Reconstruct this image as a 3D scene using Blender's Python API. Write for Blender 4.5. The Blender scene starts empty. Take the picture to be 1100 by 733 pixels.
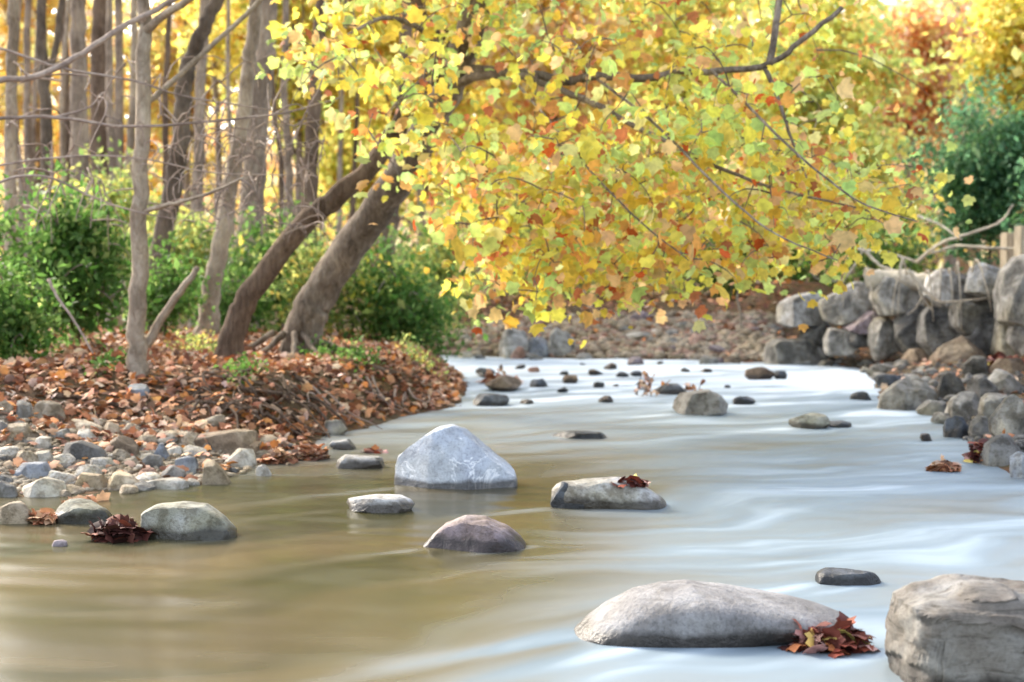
import bpy, math, random
import numpy as np
from mathutils import Vector, noise

SC = bpy.context.scene
COL = SC.collection
rng = np.random.default_rng(11)
random.seed(5)
F = 1527.0; CAMZ = 1.5
TH = math.atan(66.5 / F)
FWD = np.array([0, math.cos(TH), -math.sin(TH)]); UPV = np.array([0, math.sin(TH), math.cos(TH)])
CAM = np.array([0, 0, CAMZ])

# ------------------------------------------------------------------ helpers
def ray(px, py):
    return FWD + np.array([1.0, 0, 0]) * (px - 550) / F + UPV * (366.5 - py) / F
def P(px, py, Y):
    d = ray(px, py)
    return CAM + d * (Y / d[1])
def onz(px, py, z=0.0):
    d = ray(px, py)
    return CAM + d * ((z - CAMZ) / d[2])
def sm(t):
    t = np.clip(t, 0, 1)
    return t * t * (3 - 2 * t)
def tag(o, label=None, cat=None, group=None, kind=None):
    if label: o['label'] = label
    if cat: o['category'] = cat
    if group: o['group'] = group
    if kind: o['kind'] = kind
    return o
def empty(name, loc):
    o = bpy.data.objects.new(name, None); COL.objects.link(o)
    o.location = loc; o.empty_display_size = 0.2
    return o

class MB:
    """collects verts and faces"""
    def __init__(s): s.v = []; s.f = []; s.n = 0
    def add(s, v, f):
        b = s.n
        s.v.append(np.asarray(v, float)); s.n += len(v)
        s.f.extend([tuple(i + b for i in q) for q in f])
    def tube(s, pts, rad, sides=6, rough=0.0, cap=True):
        pts = np.asarray(pts, float); n = len(pts)
        t = np.gradient(pts, axis=0); t /= np.linalg.norm(t, axis=1)[:, None] + 1e-9
        a = np.array([1.0, 0.0, 0.0]) if abs(t[0][0]) < 0.8 else np.array([0, 1.0, 0])
        ang = np.linspace(0, 2 * np.pi, sides, endpoint=False)
        V = []
        ph = rng.uniform(0, 9)
        for i in range(n):
            a = a - t[i] * np.dot(a, t[i]); a /= np.linalg.norm(a) + 1e-9
            b = np.cross(t[i], a)
            r = rad[i] * (1 + (rough * (np.sin(ang * 3 + ph + i * .5) * .5 + rng.uniform(-.6, .6, sides)) if rough else 0))
            V.append(pts[i] + (np.cos(ang) * r)[:, None] * a + (np.sin(ang) * r)[:, None] * b)
        f = []
        for i in range(n - 1):
            for k in range(sides):
                k2 = (k + 1) % sides
                f.append((i * sides + k, i * sides + k2, (i + 1) * sides + k2, (i + 1) * sides + k))
        if cap:
            f.append(tuple(range(sides))[::-1]); f.append(tuple((n - 1) * sides + k for k in range(sides)))
        s.add(np.concatenate(V), f)
    def build(s, name, mat, parent=None, origin=(0, 0, 0), smooth=True):
        me = bpy.data.meshes.new(name)
        v = np.concatenate(s.v) - np.asarray(origin, float) if s.v else np.zeros((0, 3))
        me.from_pydata(v.tolist(), [], s.f)
        if smooth: me.polygons.foreach_set('use_smooth', [True] * len(me.polygons))
        me.materials.append(mat); me.update()
        o = bpy.data.objects.new(name, me); COL.objects.link(o)
        if parent is not None: o.parent = parent
        else: o.location = origin
        return o

def spline(pts, n):
    """Catmull-Rom through pts (k,m) resampled to n"""
    pts = np.asarray(pts, float); k = len(pts)
    if k < 3:
        t = np.linspace(0, 1, n)[:, None]; return pts[0] * (1 - t) + pts[-1] * t
    q = np.vstack([2 * pts[0] - pts[1], pts, 2 * pts[-1] - pts[-2]])
    out = []
    for u in np.linspace(0, k - 1 - 1e-6, n):
        i = int(u); t = u - i
        p0, p1, p2, p3 = q[i:i + 4]
        out.append(.5 * (2 * p1 + (p2 - p0) * t + (2 * p0 - 5 * p1 + 4 * p2 - p3) * t * t + (3 * p1 - p0 - 3 * p2 + p3) * t ** 3))
    return np.array(out)

# ------------------------------------------------------------------ materials
def newmat(name):
    m = bpy.data.materials.new(name); m.use_nodes = True
    nt = m.node_tree; nt.nodes.clear()
    return m, nt
def N(nt, t, **kw):
    n = nt.nodes.new(t)
    for k, v in kw.items():
        if k in n.inputs.keys() and not hasattr(n, k): n.inputs[k].default_value = v
        else: setattr(n, k, v)
    return n
def L(nt, a, b): nt.links.new(a, b)
def noise_n(nt, vec, scale, detail=4, rough=.55, dist=0):
    n = N(nt, 'ShaderNodeTexNoise'); n.inputs['Scale'].default_value = scale
    n.inputs['Detail'].default_value = detail; n.inputs['Roughness'].default_value = rough
    n.inputs['Distortion'].default_value = dist
    if vec is not None: L(nt, vec, n.inputs['Vector'])
    return n
def ramp(nt, fac, stops):
    r = N(nt, 'ShaderNodeValToRGB'); e = r.color_ramp.elements
    while len(e) < len(stops): e.new(.5)
    for el, (p, c) in zip(e, stops): el.position = p; el.color = (*c, 1) if len(c) == 3 else c
    L(nt, fac, r.inputs[0]); return r
def mixc(nt, fac, a, b, mode='MIX'):
    m = N(nt, 'ShaderNodeMix', data_type='RGBA', blend_type=mode)
    for sock, v in ((m.inputs[0], fac), (m.inputs[6], a), (m.inputs[7], b)):
        if hasattr(v, 'links'): L(nt, v, sock)
        else: sock.default_value = v if not isinstance(v, tuple) else (*v, 1)
    return m.outputs[2]
def math_n(nt, op, a, b=0.0):
    m = N(nt, 'ShaderNodeMath', operation=op)
    for i, v in enumerate((a, b)):
        if hasattr(v, 'links'): L(nt, v, m.inputs[i])
        else: m.inputs[i].default_value = v
    return m.outputs[0]
def out_principled(nt, col, rough=.8, bump=None, bstr=.3, bdist=.02, spec=.3):
    b = N(nt, 'ShaderNodeBsdfPrincipled'); o = N(nt, 'ShaderNodeOutputMaterial')
    if hasattr(col, 'links'): L(nt, col, b.inputs['Base Color'])
    else: b.inputs['Base Color'].default_value = (*col, 1)
    if hasattr(rough, 'links'): L(nt, rough, b.inputs['Roughness'])
    else: b.inputs['Roughness'].default_value = rough
    b.inputs['Specular IOR Level'].default_value = spec
    if bump is not None:
        bn = N(nt, 'ShaderNodeBump'); bn.inputs['Strength'].default_value = bstr; bn.inputs['Distance'].default_value = bdist
        L(nt, bump, bn.inputs['Height']); L(nt, bn.outputs[0], b.inputs['Normal'])
    L(nt, b.outputs[0], o.inputs['Surface'])
    return b, o

def rock_mat(name, c1, c2, c3, vein=None, wet=False, layered=False, scale=1.0, stain=.75):
    m, nt = newmat(name)
    tc = N(nt, 'ShaderNodeTexCoord'); oi = N(nt, 'ShaderNodeObjectInfo')
    off = N(nt, 'ShaderNodeVectorMath', operation='ADD'); L(nt, tc.outputs['Object'], off.inputs[0])
    sc = N(nt, 'ShaderNodeVectorMath', operation='SCALE'); sc.inputs[3].default_value = 37.0
    cmb = N(nt, 'ShaderNodeCombineXYZ'); L(nt, oi.outputs['Random'], cmb.inputs[0]); L(nt, oi.outputs['Random'], cmb.inputs[2])
    L(nt, cmb.outputs[0], sc.inputs[0]); L(nt, sc.outputs[0], off.inputs[1])
    vec = off.outputs[0]
    n1 = noise_n(nt, vec, 2.6 * scale, 6, .6, .6)
    n2 = noise_n(nt, vec, 11 * scale, 5, .65)
    n3 = noise_n(nt, vec, 60 * scale, 3, .7)
    col = ramp(nt, n1.outputs[0], [(.37, c1), (.5, c2), (.62, c3)]).outputs[0]
    sp = ramp(nt, n3.outputs[0], [(.32, (.45, .45, .45)), (.5, (1, 1, 1)), (.7, (1.0, 1.0, 1.0))]).outputs[0]
    col = mixc(nt, .6, col, sp, 'MULTIPLY')
    st = ramp(nt, n2.outputs[0], [(.4, (.42, .38, .32)), (.53, (1, 1, 1))]).outputs[0]
    col = mixc(nt, stain, col, st, 'MULTIPLY')
    n4 = noise_n(nt, vec, 1.3 * scale, 4, .6)
    col = mixc(nt, ramp(nt, n4.outputs[0], [(.5, (0, 0, 0)), (.64, (.93 * stain,) * 3)]).outputs[0], col, mixc(nt, 1.0, col, (.72, .66, .46), 'MULTIPLY'))
    hgt = math_n(nt, 'ADD', n2.outputs[0], math_n(nt, 'MULTIPLY', n3.outputs[0], .35))
    if vein:
        v = noise_n(nt, vec, 2.2, 5, .6, 1.2)
        a = math_n(nt, 'ABSOLUTE', math_n(nt, 'SUBTRACT', v.outputs[0], .5))
        vf = ramp(nt, a, [(.0, (1, 1, 1)), (.013, (0, 0, 0))]).outputs[0]
        col = mixc(nt, vf, col, vein)
    if layered:
        mp = N(nt, 'ShaderNodeMapping'); mp.inputs['Scale'].default_value = (1.5, 1.5, 7); mp.inputs['Rotation'].default_value = (.05, .12, 0)
        L(nt, vec, mp.inputs[0])
        nl = noise_n(nt, mp.outputs[0], 1.9, 10, .75, 2.2)
        lr = ramp(nt, nl.outputs[0], [(.36, (.3, .26, .22)), (.48, (1, 1, 1)), (.6, (.95, .95, .95)), (.7, (.6, .56, .52))]).outputs[0]
        col = mixc(nt, .92, col, lr, 'MULTIPLY')
        hgt = math_n(nt, 'ADD', math_n(nt, 'MULTIPLY', nl.outputs[0], 2.5), hgt)
    # individual tone
    tone = ramp(nt, oi.outputs['Random'], [(0, (.72, .72, .72)), (1, (1.12, 1.1, 1.07))]).outputs[0]
    col = mixc(nt, 1.0, col, tone, 'MULTIPLY')
    rough = .8
    if wet:
        g = N(nt, 'ShaderNodeNewGeometry'); sx = N(nt, 'ShaderNodeSeparateXYZ'); L(nt, g.outputs['Position'], sx.inputs[0])
        wz = math_n(nt, 'ADD', sx.outputs[2], math_n(nt, 'MULTIPLY', math_n(nt, 'SUBTRACT', n1.outputs[0], .5), .12))
        wf = ramp(nt, math_n(nt, 'MULTIPLY', wz, 6.0), [(.26, (1, 1, 1)), (.46, (0, 0, 0))]).outputs[0]
        col = mixc(nt, wf, col, mixc(nt, 1.0, col, (.22, .2, .18), 'MULTIPLY'))
        rough = math_n(nt, 'SUBTRACT', .8, math_n(nt, 'MULTIPLY', wf, .5))
    out_principled(nt, col, rough, hgt, .55, .03 / scale)
    return m

ROCK = {
    'grey': rock_mat('grey stone', (.14, .13, .115), (.24, .225, .2), (.33, .315, .28)),
    'dark': rock_mat('dark grey stone', (.075, .07, .064), (.135, .128, .118), (.2, .19, .175)),
    'slate': rock_mat('blue grey stone', (.13, .14, .16), (.22, .235, .26), (.32, .335, .355)),
    'tan': rock_mat('tan stone', (.26, .2, .13), (.38, .305, .215), (.5, .42, .31)),
    'pale': rock_mat('pale stone', (.36, .32, .26), (.49, .45, .38), (.6, .56, .49)),
    'brown': rock_mat('brown stone', (.1, .07, .045), (.18, .13, .085), (.27, .21, .14)),
    'rust': rock_mat('reddish stone', (.25, .14, .095), (.36, .22, .16), (.43, .31, .24)),
    'mauve': rock_mat('mauve stone', (.15, .115, .125), (.23, .18, .19), (.31, .26, .26)),
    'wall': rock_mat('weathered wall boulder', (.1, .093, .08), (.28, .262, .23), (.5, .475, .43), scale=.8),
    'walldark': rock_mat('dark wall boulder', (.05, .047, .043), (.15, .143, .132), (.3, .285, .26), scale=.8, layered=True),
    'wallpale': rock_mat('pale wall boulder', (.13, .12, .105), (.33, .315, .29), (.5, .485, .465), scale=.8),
    'white': rock_mat('bluish white boulder', (.33, .345, .38), (.45, .48, .53), (.55, .575, .61), vein=(.8, .8, .8), wet=True, stain=.22),
    'bigtop': rock_mat('purple grey speckled boulder', (.19, .178, .17), (.285, .27, .26), (.38, .365, .35), wet=True, scale=.9, stain=.4),
    'ledge': rock_mat('layered ledge rock', (.12, .1, .082), (.2, .182, .16), (.29, .28, .262), wet=True, layered=True, stain=.3),
    'wetmauve': rock_mat('wet mauve stone', (.15, .115, .12), (.23, .185, .19), (.31, .27, .27), wet=True),
    'wetdark': rock_mat('wet dark stone', (.05, .055, .065), (.1, .11, .125), (.17, .18, .2), wet=True),
    'wetolive': rock_mat('wet olive grey stone', (.19, .19, .16), (.28, .28, .24), (.36, .36, .33), wet=True),
    'wetpale': rock_mat('wet pale stone', (.3, .28, .25), (.42, .4, .37), (.52, .51, .5), wet=True),
    'wetbrown': rock_mat('wet brown stone', (.12, .08, .05), (.2, .14, .09), (.28, .21, .14), wet=True),
}

def bark_mat(name, c1, c2, c3, sx=9, sz=1.4):
    m, nt = newmat(name)
    tc = N(nt, 'ShaderNodeTexCoord')
    mp = N(nt, 'ShaderNodeMapping'); mp.inputs['Scale'].default_value = (sx, sx, sz); L(nt, tc.outputs['Object'], mp.inputs[0])
    n1 = noise_n(nt, mp.outputs[0], 2.8, 9, .72, .9); n2 = noise_n(nt, tc.outputs['Object'], 1.7, 4, .6)
    col = ramp(nt, n1.outputs[0], [(.32, c1), (.5, c2), (.68, c3)]).outputs[0]
    bl = ramp(nt, n2.outputs[0], [(.4, (.55, .53, .5)), (.52, (1.0, 1.0, .98)), (.62, (1.25, 1.25, 1.15))]).outputs[0]
    col = mixc(nt, .8, col, bl, 'MULTIPLY')
    out_principled(nt, col, .9, n1.outputs[0], .9, .05, .15)
    return m
BARK = {
    'pale': bark_mat('pale smooth bark', (.22, .165, .115), (.37, .295, .22), (.48, .4, .315), 5, 2.5),
    'grey': bark_mat('grey ridged bark', (.17, .125, .095), (.31, .24, .185), (.43, .35, .28)),
    'brown': bark_mat('brown bark', (.08, .053, .036), (.165, .113, .08), (.26, .19, .14)),
    'dark': bark_mat('dark bark', (.075, .055, .041), (.15, .115, .087), (.24, .19, .15)),
    'syc': bark_mat('grey brown mottled bark', (.1, .076, .056), (.23, .18, .138), (.38, .315, .25), 5, 1.8),
    'twig': bark_mat('grey twig bark', (.23, .17, .14), (.37, .285, .24), (.48, .39, .33), 3, 3),
    'dead': bark_mat('bleached dead wood', (.28, .23, .17), (.42, .36, .28), (.52, .46, .38), 3, 3),
}

def leaf_mat(name, transl=.45, sat=1.0, rough=.55):
    m, nt = newmat(name)
    a = N(nt, 'ShaderNodeAttribute', attribute_name='leafcol')
    tc = N(nt, 'ShaderNodeTexCoord'); nz = noise_n(nt, tc.outputs['Object'], 14, 2)
    v = ramp(nt, nz.outputs[0], [(.3, (.72, .72, .72)), (.6, (1.08, 1.08, 1.08))]).outputs[0]
    col = mixc(nt, 1.0, a.outputs['Color'], v, 'MULTIPLY')
    b = N(nt, 'ShaderNodeBsdfPrincipled'); L(nt, col, b.inputs['Base Color']); b.inputs['Roughness'].default_value = rough
    b.inputs['Specular IOR Level'].default_value = .3
    t = N(nt, 'ShaderNodeBsdfTranslucent'); L(nt, col, t.inputs['Color'])
    mx = N(nt, 'ShaderNodeMixShader'); mx.inputs[0].default_value = transl
    L(nt, b.outputs[0], mx.inputs[1]); L(nt, t.outputs[0], mx.inputs[2])
    o = N(nt, 'ShaderNodeOutputMaterial'); L(nt, mx.outputs[0], o.inputs['Surface'])
    return m
LEAF = leaf_mat('leaf', .68)
DRY = leaf_mat('dry leaf', .12, rough=.7)

# ------------------------------------------------------------------ leaves
def fan(ring, curl=.12):
    ring = np.array(ring, float); c = np.array([0, .42])
    v = np.zeros((len(ring) + 1, 3)); v[0, :2] = c; v[1:, :2] = ring
    v[1:, 2] = -curl * ((ring - c) ** 2).sum(1) * 2 + .05 * np.abs(ring[:, 0])
    v[:, 1] -= 0.0
    k = len(ring)
    f = np.array([[0, 1 + i, 1 + (i + 1) % k] for i in range(k)])
    return v, f
SHAPES = {
    'lobed': fan([(0, 0), (.3, -.05), (.54, .2), (.43, .36), (.55, .66), (.3, .7), (.06, 1.02),
                  (-.26, .72), (-.52, .6), (-.4, .38), (-.58, .16), (-.26, -.08)], .3),
    'simple': fan([(0, 0), (.4, .12), (.33, .5), (0, 1.0), (-.33, .5), (-.4, .12)], .25),
    'oval': (np.array([[0, 0, 0], [.26, .5, .07], [0, 1, -.1], [-.26, .5, .07]], float), np.array([[0, 1, 2], [0, 2, 3]])),
    'wide': (np.array([[0, 0, 0], [.45, .45, .1], [0, 1, -.12], [-.45, .5, .1]], float), np.array([[0, 1, 2], [0, 2, 3]])),
    'blade': (np.array([[-.05, 0, 0], [.05, 0, 0], [.0, 1, .15]], float), np.array([[0, 1, 2]])),
}
def leaf_cloud(name, pos, size, cols, shape, mat, parent=None, origin=(0, 0, 0), up=.5, droop=.4, flat=0.0, toward=None):
    """pos (n,3) world; flat>0 lays the leaves on the ground"""
    n = len(pos); V, T = SHAPES[shape]; k = len(V)
    nr = rng.normal(size=(n, 3)); nr[:, 2] += up + flat * 4
    if toward is not None: nr += np.asarray(toward)
    nr /= np.linalg.norm(nr, axis=1)[:, None]
    tp = rng.normal(size=(n, 3)); tp[:, 2] -= droop * 2
    tp -= nr * (tp * nr).sum(1)[:, None]; tp /= np.linalg.norm(tp, axis=1)[:, None] + 1e-9
    sd = np.cross(tp, nr)
    s = np.asarray(size)[:, None, None]
    cv = rng.uniform(.3, 1.8, (n, 1, 1))
    W = (V[None, :, 0:1] * sd[:, None] * rng.uniform(.8, 1.15, (n, 1, 1)) + V[None, :, 1:2] * tp[:, None] + V[None, :, 2:3] * nr[:, None] * cv) * s + pos[:, None]
    W = (W - np.asarray(origin)).reshape(-1, 3)
    Fc = (T[None] + (np.arange(n) * k)[:, None, None]).reshape(-1, 3)
    me = bpy.data.meshes.new(name)
    me.vertices.add(len(W)); me.vertices.foreach_set('co', W.astype(np.float32).ravel())
    me.loops.add(Fc.size); me.loops.foreach_set('vertex_index', Fc.ravel().astype(np.int32))
    me.polygons.add(len(Fc)); me.polygons.foreach_set('loop_start', (np.arange(len(Fc)) * 3).astype(np.int32))
    me.update(calc_edges=True)
    at = me.attributes.new('leafcol', 'FLOAT_COLOR', 'POINT')
    C = np.ones((n, k, 4), np.float32); C[:, :, :3] = np.asarray(cols)[:, None, :]
    at.data.foreach_set('color', C.ravel())
    me.materials.append(mat)
    o = bpy.data.objects.new(name, me); COL.objects.link(o)
    if parent is not None: o.parent = parent
    else: o.location = origin
    return o

LIME = (.62, .72, .20); YEL = (.86, .72, .12); GOLD = (.84, .58, .08); ORG = (.82, .42, .12); RUST = (.55, .2, .08)
PEACH = (.88, .55, .25); GRN = (.09, .2, .035); OLV = (.24, .28, .06); PALE = (.87, .77, .3); RED = (.6, .13, .03); MINT = (.58, .76, .24)
DGRN = (.13, .27, .13); BGRN = (.11, .215, .045); CREAM = (.8, .66, .4)
PAL = {
    'syc': [(LIME, 6), (YEL, 6), (MINT, 4), (GOLD, 3), (ORG, 1.7), (PEACH, 2), (RUST, .6), (PALE, 2)],
    'gold': [((.88, .66, .2), 5), ((.88, .74, .26), 3), ((.87, .54, .18), 3), ((.88, .68, .42), 2)],
    'yellow': [((.86, .74, .16), 6), ((.85, .62, .12), 3), (PALE, 2), ((.6, .64, .16), 1.4), (ORG, .6)],
    'orange': [((.87, .54, .2), 4), ((.88, .64, .38), 4), ((.84, .6, .14), 3), ((.75, .28, .1), 1), ((.86, .7, .2), 1.5)],
    'redor': [((.86, .48, .18), 5), ((.8, .32, .14), 2), ((.86, .62, .2), 3), ((.88, .6, .38), 4)],
    'yelgreen': [((.88, .78, .2), 5), ((.68, .74, .22), 4), ((.5, .58, .18), 1.5), ((.87, .66, .18), 2.5), (ORG, .9)],
    'peach': [(PEACH, 5), (CREAM, 3), (GOLD, 2), (ORG, 1.5)],
    'cream': [((.86, .76, .56), 5), ((.86, .78, .45), 3), ((.86, .6, .38), 3)],
    'olive': [((.38, .45, .13), 4), ((.54, .6, .18), 3), ((.23, .34, .1), 3), ((.84, .68, .17), 1.6)],
    'sycwarm': [(YEL, 5), (GOLD, 3), (ORG, 2.4), (PEACH, 2.6), (RUST, 1.1), (LIME, 2.4), (RED, .5), (PALE, 1)],
    'green': [(BGRN, 5), (GRN, 3), ((.17, .29, .08), 3), ((.36, .45, .14), 1)],
    'dgreen': [(DGRN, 6), ((.1, .22, .07), 2.2), ((.22, .36, .16), 2)],
    'shrub': [(GRN, 3), (BGRN, 3), ((.3, .38, .1), 3), ((.2, .34, .1), 2), (YEL, .7)],
    'dry': [((.36, .15, .07), 4), ((.5, .25, .13), 4), ((.26, .105, .055), 3), ((.58, .38, .24), 3), ((.58, .23, .06), 2), ((.15, .075, .045), 1.5), ((.66, .48, .35), 1)],
    'dryred': [((.22, .05, .025), 4), ((.11, .028, .018), 5), ((.42, .15, .05), 1.5), ((.6, .45, .12), 1), ((.08, .025, .02), 2.5), ((.5, .28, .24), 1.5)],
    'drydark': [((.1, .03, .022), 4), ((.05, .02, .015), 3), ((.2, .06, .035), 2)],
    'drypale': [((.55, .3, .17), 4), ((.42, .18, .09), 3), ((.6, .4, .24), 2)],
}
def colours(n, pal, jit=.22, ids=None, coh=.55):
    p = PAL[pal]; c = np.array([q[0] for q in p]); w = np.array([q[1] for q in p], float); w /= w.sum()
    k = rng.choice(len(p), n, p=w)
    if ids is not None:
        dom = rng.choice(len(p), int(ids.max()) + 1, p=w)
        m = rng.random(n) < coh; k[m] = dom[ids[m]]
    out = c[k] * rng.uniform(1 - jit, 1 + jit * .8, (n, 1)) * rng.uniform(.92, 1.08, (n, 3))
    return np.clip(out, 0, .85)

# ------------------------------------------------------------------ terrain
wl_px = [(-420, 640), (-150, 545), (0, 536), (80, 531), (150, 527), (210, 522), (250, 514), (285, 500), (330, 487), (352, 470), (400, 458), (440, 448),
         (480, 440), (500, 431), (505, 415), (498, 403), (480, 394)]
poly = [(-12, -6.0), (-9, 3.0)] + [tuple(onz(*p)[:2]) for p in wl_px] + [(-4, 26.2), (-14, 27), (-14, 30.2), (-5, 29.2)]
poly += [tuple(onz(*p)[:2]) for p in [(470, 382.5), (540, 384), (640, 386), (760, 388), (840, 390), (890, 392), (930, 397), (938, 408), (942, 428), (975, 440), (1012, 446), (1040, 466), (1052, 492), (1090, 510), (1180, 540)]]
poly += [(5.6, 7.0), (7.5, 3), (9, -6)]
poly = np.array(poly)
def sdist(x, y):
    x = np.atleast_1d(np.asarray(x, float)); y = np.atleast_1d(np.asarray(y, float))
    d = np.full(x.shape, 1e9); ins = np.zeros(x.shape, bool)
    n = len(poly)
    for i in range(n):
        ax, ay = poly[i]; bx, by = poly[(i + 1) % n]
        vx, vy = bx - ax, by - ay
        t = np.clip(((x - ax) * vx + (y - ay) * vy) / (vx * vx + vy * vy), 0, 1)
        d = np.minimum(d, np.hypot(x - ax - t * vx, y - ay - t * vy))
        c = ((ay > y) != (by > y)) & (x < (bx - ax) * (y - ay) / (by - ay + 1e-12) + ax)
        ins ^= c
    return np.where(ins, -d, d)
_nz = rng.uniform(0, 6.28, (40, 2)); _nk = rng.normal(size=(40, 2))
def wob(x, y, f0=1.0, n=12):
    s = 0
    for i in range(n):
        k = _nk[i] * f0 * (1 + i * .35); s = s + np.sin(k[0] * x + k[1] * y + _nz[i, 0]) / (1 + i * .35)
    return s * .3
def ground_z(x, y):
    x = np.atleast_1d(np.asarray(x, float)); y = np.atleast_1d(np.asarray(y, float))
    d = sdist(x, y); dp = np.maximum(d, 0)
    s = sm((y - 12.0) / 2.2)
    hl = (1 - s) * (.17 * sm(dp / 1.7) + .42 * sm((dp - 1.3) / 2.2)) + s * (.52 * sm(dp / .95) + .08 * sm((dp - .8) / 2)) + .012 * np.minimum(dp, 30)
    hr = .12 * sm(dp / .4) + .26 * sm(dp / 2.4) + 1.03 * sm((dp - 2.1) / .9)
    hf = .16 * sm(dp / .6) + .75 * sm((dp - .2) / 3.2) + .02 * np.minimum(dp, 20)
    wr = sm((x - 2.2) / 2.0) * 1.0
    wf = sm((y - 25.3) / 1.2) * (1 - sm((x - 4.6) / .8))
    wl = (1 - wr)
    h = wf * hf + (1 - wf) * (wr * hr + wl * hl)
    h = h + .05 * wob(x, y, 1.3) * sm(dp / .5) + .05 * sm(dp / 3) * wob(x, y, .35)
    h = h + 15 * sm((y - 50) / 110) + 5 * sm((np.abs(x) - 30) / 60)
    bed = -.45 * sm(-d / 1.6) - .02
    return np.where(d > 0, h, bed)
def gz(x, y): return float(ground_z(x, y)[0])
def ghit(px, py, tmin=4.0, tmax=80):
    d = ray(px, py); t = np.linspace(tmin, tmax, 1600)
    p = CAM + d * t[:, None]
    h = np.maximum(ground_z(p[:, 0], p[:, 1]), 0.0)
    k = np.argmax(p[:, 2] < h)
    return p[k] if p[k, 2] < h[k] else p[-1]

def axis_vals(lo, hi, step, far, g=1.22):
    v = list(np.arange(lo, hi + 1e-6, step)); s = step
    a = hi; 
    while a < far: s *= g; a += s; v.append(a)
    s = step; a = lo; pre = []
    while a > -far * .9: s *= g; a -= s; pre.append(a)
    return np.array(pre[::-1] + v)
def grid_mesh(name, xs, ys, zf, mat, attr=None):
    X, Y = np.meshgrid(xs, ys); x = X.ravel(); y = Y.ravel(); z = zf(x, y)
    nx, ny = len(xs), len(ys)
    i = np.arange(nx * ny).reshape(ny, nx)
    q = np.stack([i[:-1, :-1], i[:-1, 1:], i[1:, 1:], i[1:, :-1]], -1).reshape(-1, 4)
    me = bpy.data.meshes.new(name)
    me.vertices.add(len(x)); me.vertices.foreach_set('co', np.stack([x, y, z], 1).astype(np.float32).ravel())
    me.loops.add(q.size); me.loops.foreach_set('vertex_index', q.ravel().astype(np.int32))
    me.polygons.add(len(q)); me.polygons.foreach_set('loop_start', (np.arange(len(q)) * 4).astype(np.int32))
    me.update(calc_edges=True); me.polygons.foreach_set('use_smooth', np.ones(len(q), bool))
    if attr:
        for k, fn in attr.items():
            a = me.attributes.new(k, 'FLOAT', 'POINT'); a.data.foreach_set('value', fn(x, y).astype(np.float32))
    me.materials.append(mat)
    o = bpy.data.objects.new(name, me); COL.objects.link(o); return o

m, nt = newmat('ground litter soil')
tc = N(nt, 'ShaderNodeTexCoord')
n1 = noise_n(nt, tc.outputs['Object'], .9, 5); n2 = noise_n(nt, tc.outputs['Object'], 16, 5, .7); vo = N(nt, 'ShaderNodeTexVoronoi'); vo.inputs['Scale'].default_value = 9
L(nt, tc.outputs['Object'], vo.inputs['Vector'])
c = ramp(nt, n2.outputs[0], [(.3, (.045, .027, .016)), (.5, (.13, .07, .035)), (.7, (.25, .13, .06))]).outputs[0]
c2 = mixc(nt, .35, c, vo.outputs['Color'], 'MULTIPLY')
c3 = mixc(nt, ramp(nt, n1.outputs[0], [(.4, (0, 0, 0)), (.65, (1, 1, 1))]).outputs[0], c2, (.11, .085, .05))
out_principled(nt, c3, .95, n2.outputs[0], .8, .06, .1)
ground = grid_mesh('ground', axis_vals(-10, 9, .16, 230), axis_vals(4, 32, .16, 260), ground_z, m)
tag(ground, kind='structure')

# ------------------------------------------------------------------ water
m, nt = newmat('silky stream water')
tc = N(nt, 'ShaderNodeTexCoord')
mp = N(nt, 'ShaderNodeMapping', vector_type='TEXTURE'); mp.inputs['Rotation'].default_value = (0, 0, math.radians(22)); mp.inputs['Scale'].default_value = (2.6, .55, 1)
wn = noise_n(nt, tc.outputs['Object'], .55, 2, .5)
wv = N(nt, 'ShaderNodeVectorMath', operation='MULTIPLY_ADD'); L(nt, wn.outputs['Color'], wv.inputs[0]); wv.inputs[1].default_value = (1.6, 1.6, 0); L(nt, tc.outputs['Object'], wv.inputs[2])
L(nt, wv.outputs[0], mp.inputs[0])
s1 = noise_n(nt, mp.outputs[0], .9, 3, .45, .5); s2 = noise_n(nt, mp.outputs[0], 2.6, 2, .45, .3)
fo = N(nt, 'ShaderNodeAttribute', attribute_name='foam_sky')
stx = math_n(nt, 'ADD', math_n(nt, 'MULTIPLY', math_n(nt, 'SUBTRACT', s1.outputs[0], .5), 1.5), math_n(nt, 'MULTIPLY', math_n(nt, 'SUBTRACT', s2.outputs[0], .5), .5))
ff = math_n(nt, 'ADD', fo.outputs['Fac'], math_n(nt, 'MULTIPLY', math_n(nt, 'MULTIPLY', stx, .95), math_n(nt, 'ADD', math_n(nt, 'MULTIPLY', fo.outputs['Fac'], .8), .22)))
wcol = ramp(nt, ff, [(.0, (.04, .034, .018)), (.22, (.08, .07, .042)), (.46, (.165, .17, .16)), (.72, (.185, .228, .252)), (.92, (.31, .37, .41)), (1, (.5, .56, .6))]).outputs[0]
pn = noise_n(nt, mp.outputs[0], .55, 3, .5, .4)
wcol = mixc(nt, math_n(nt, 'MULTIPLY', ramp(nt, pn.outputs[0], [(.5, (0, 0, 0)), (.66, (.75, .75, .75))]).outputs[0], ramp(nt, ff, [(.35, (0, 0, 0)), (.6, (1, 1, 1))]).outputs[0]), wcol, (.115, .155, .185))  # dark blue wave shadows painted into the paler water colour
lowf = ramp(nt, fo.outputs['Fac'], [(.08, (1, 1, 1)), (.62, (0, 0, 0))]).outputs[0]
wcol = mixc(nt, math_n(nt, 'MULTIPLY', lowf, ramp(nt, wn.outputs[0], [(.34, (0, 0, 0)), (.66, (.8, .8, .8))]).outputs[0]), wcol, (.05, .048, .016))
wcol = mixc(nt, math_n(nt, 'MULTIPLY', lowf, ramp(nt, pn.outputs[0], [(.46, (0, 0, 0)), (.74, (.7, .7, .7))]).outputs[0]), wcol, (.15, .105, .05))
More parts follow.
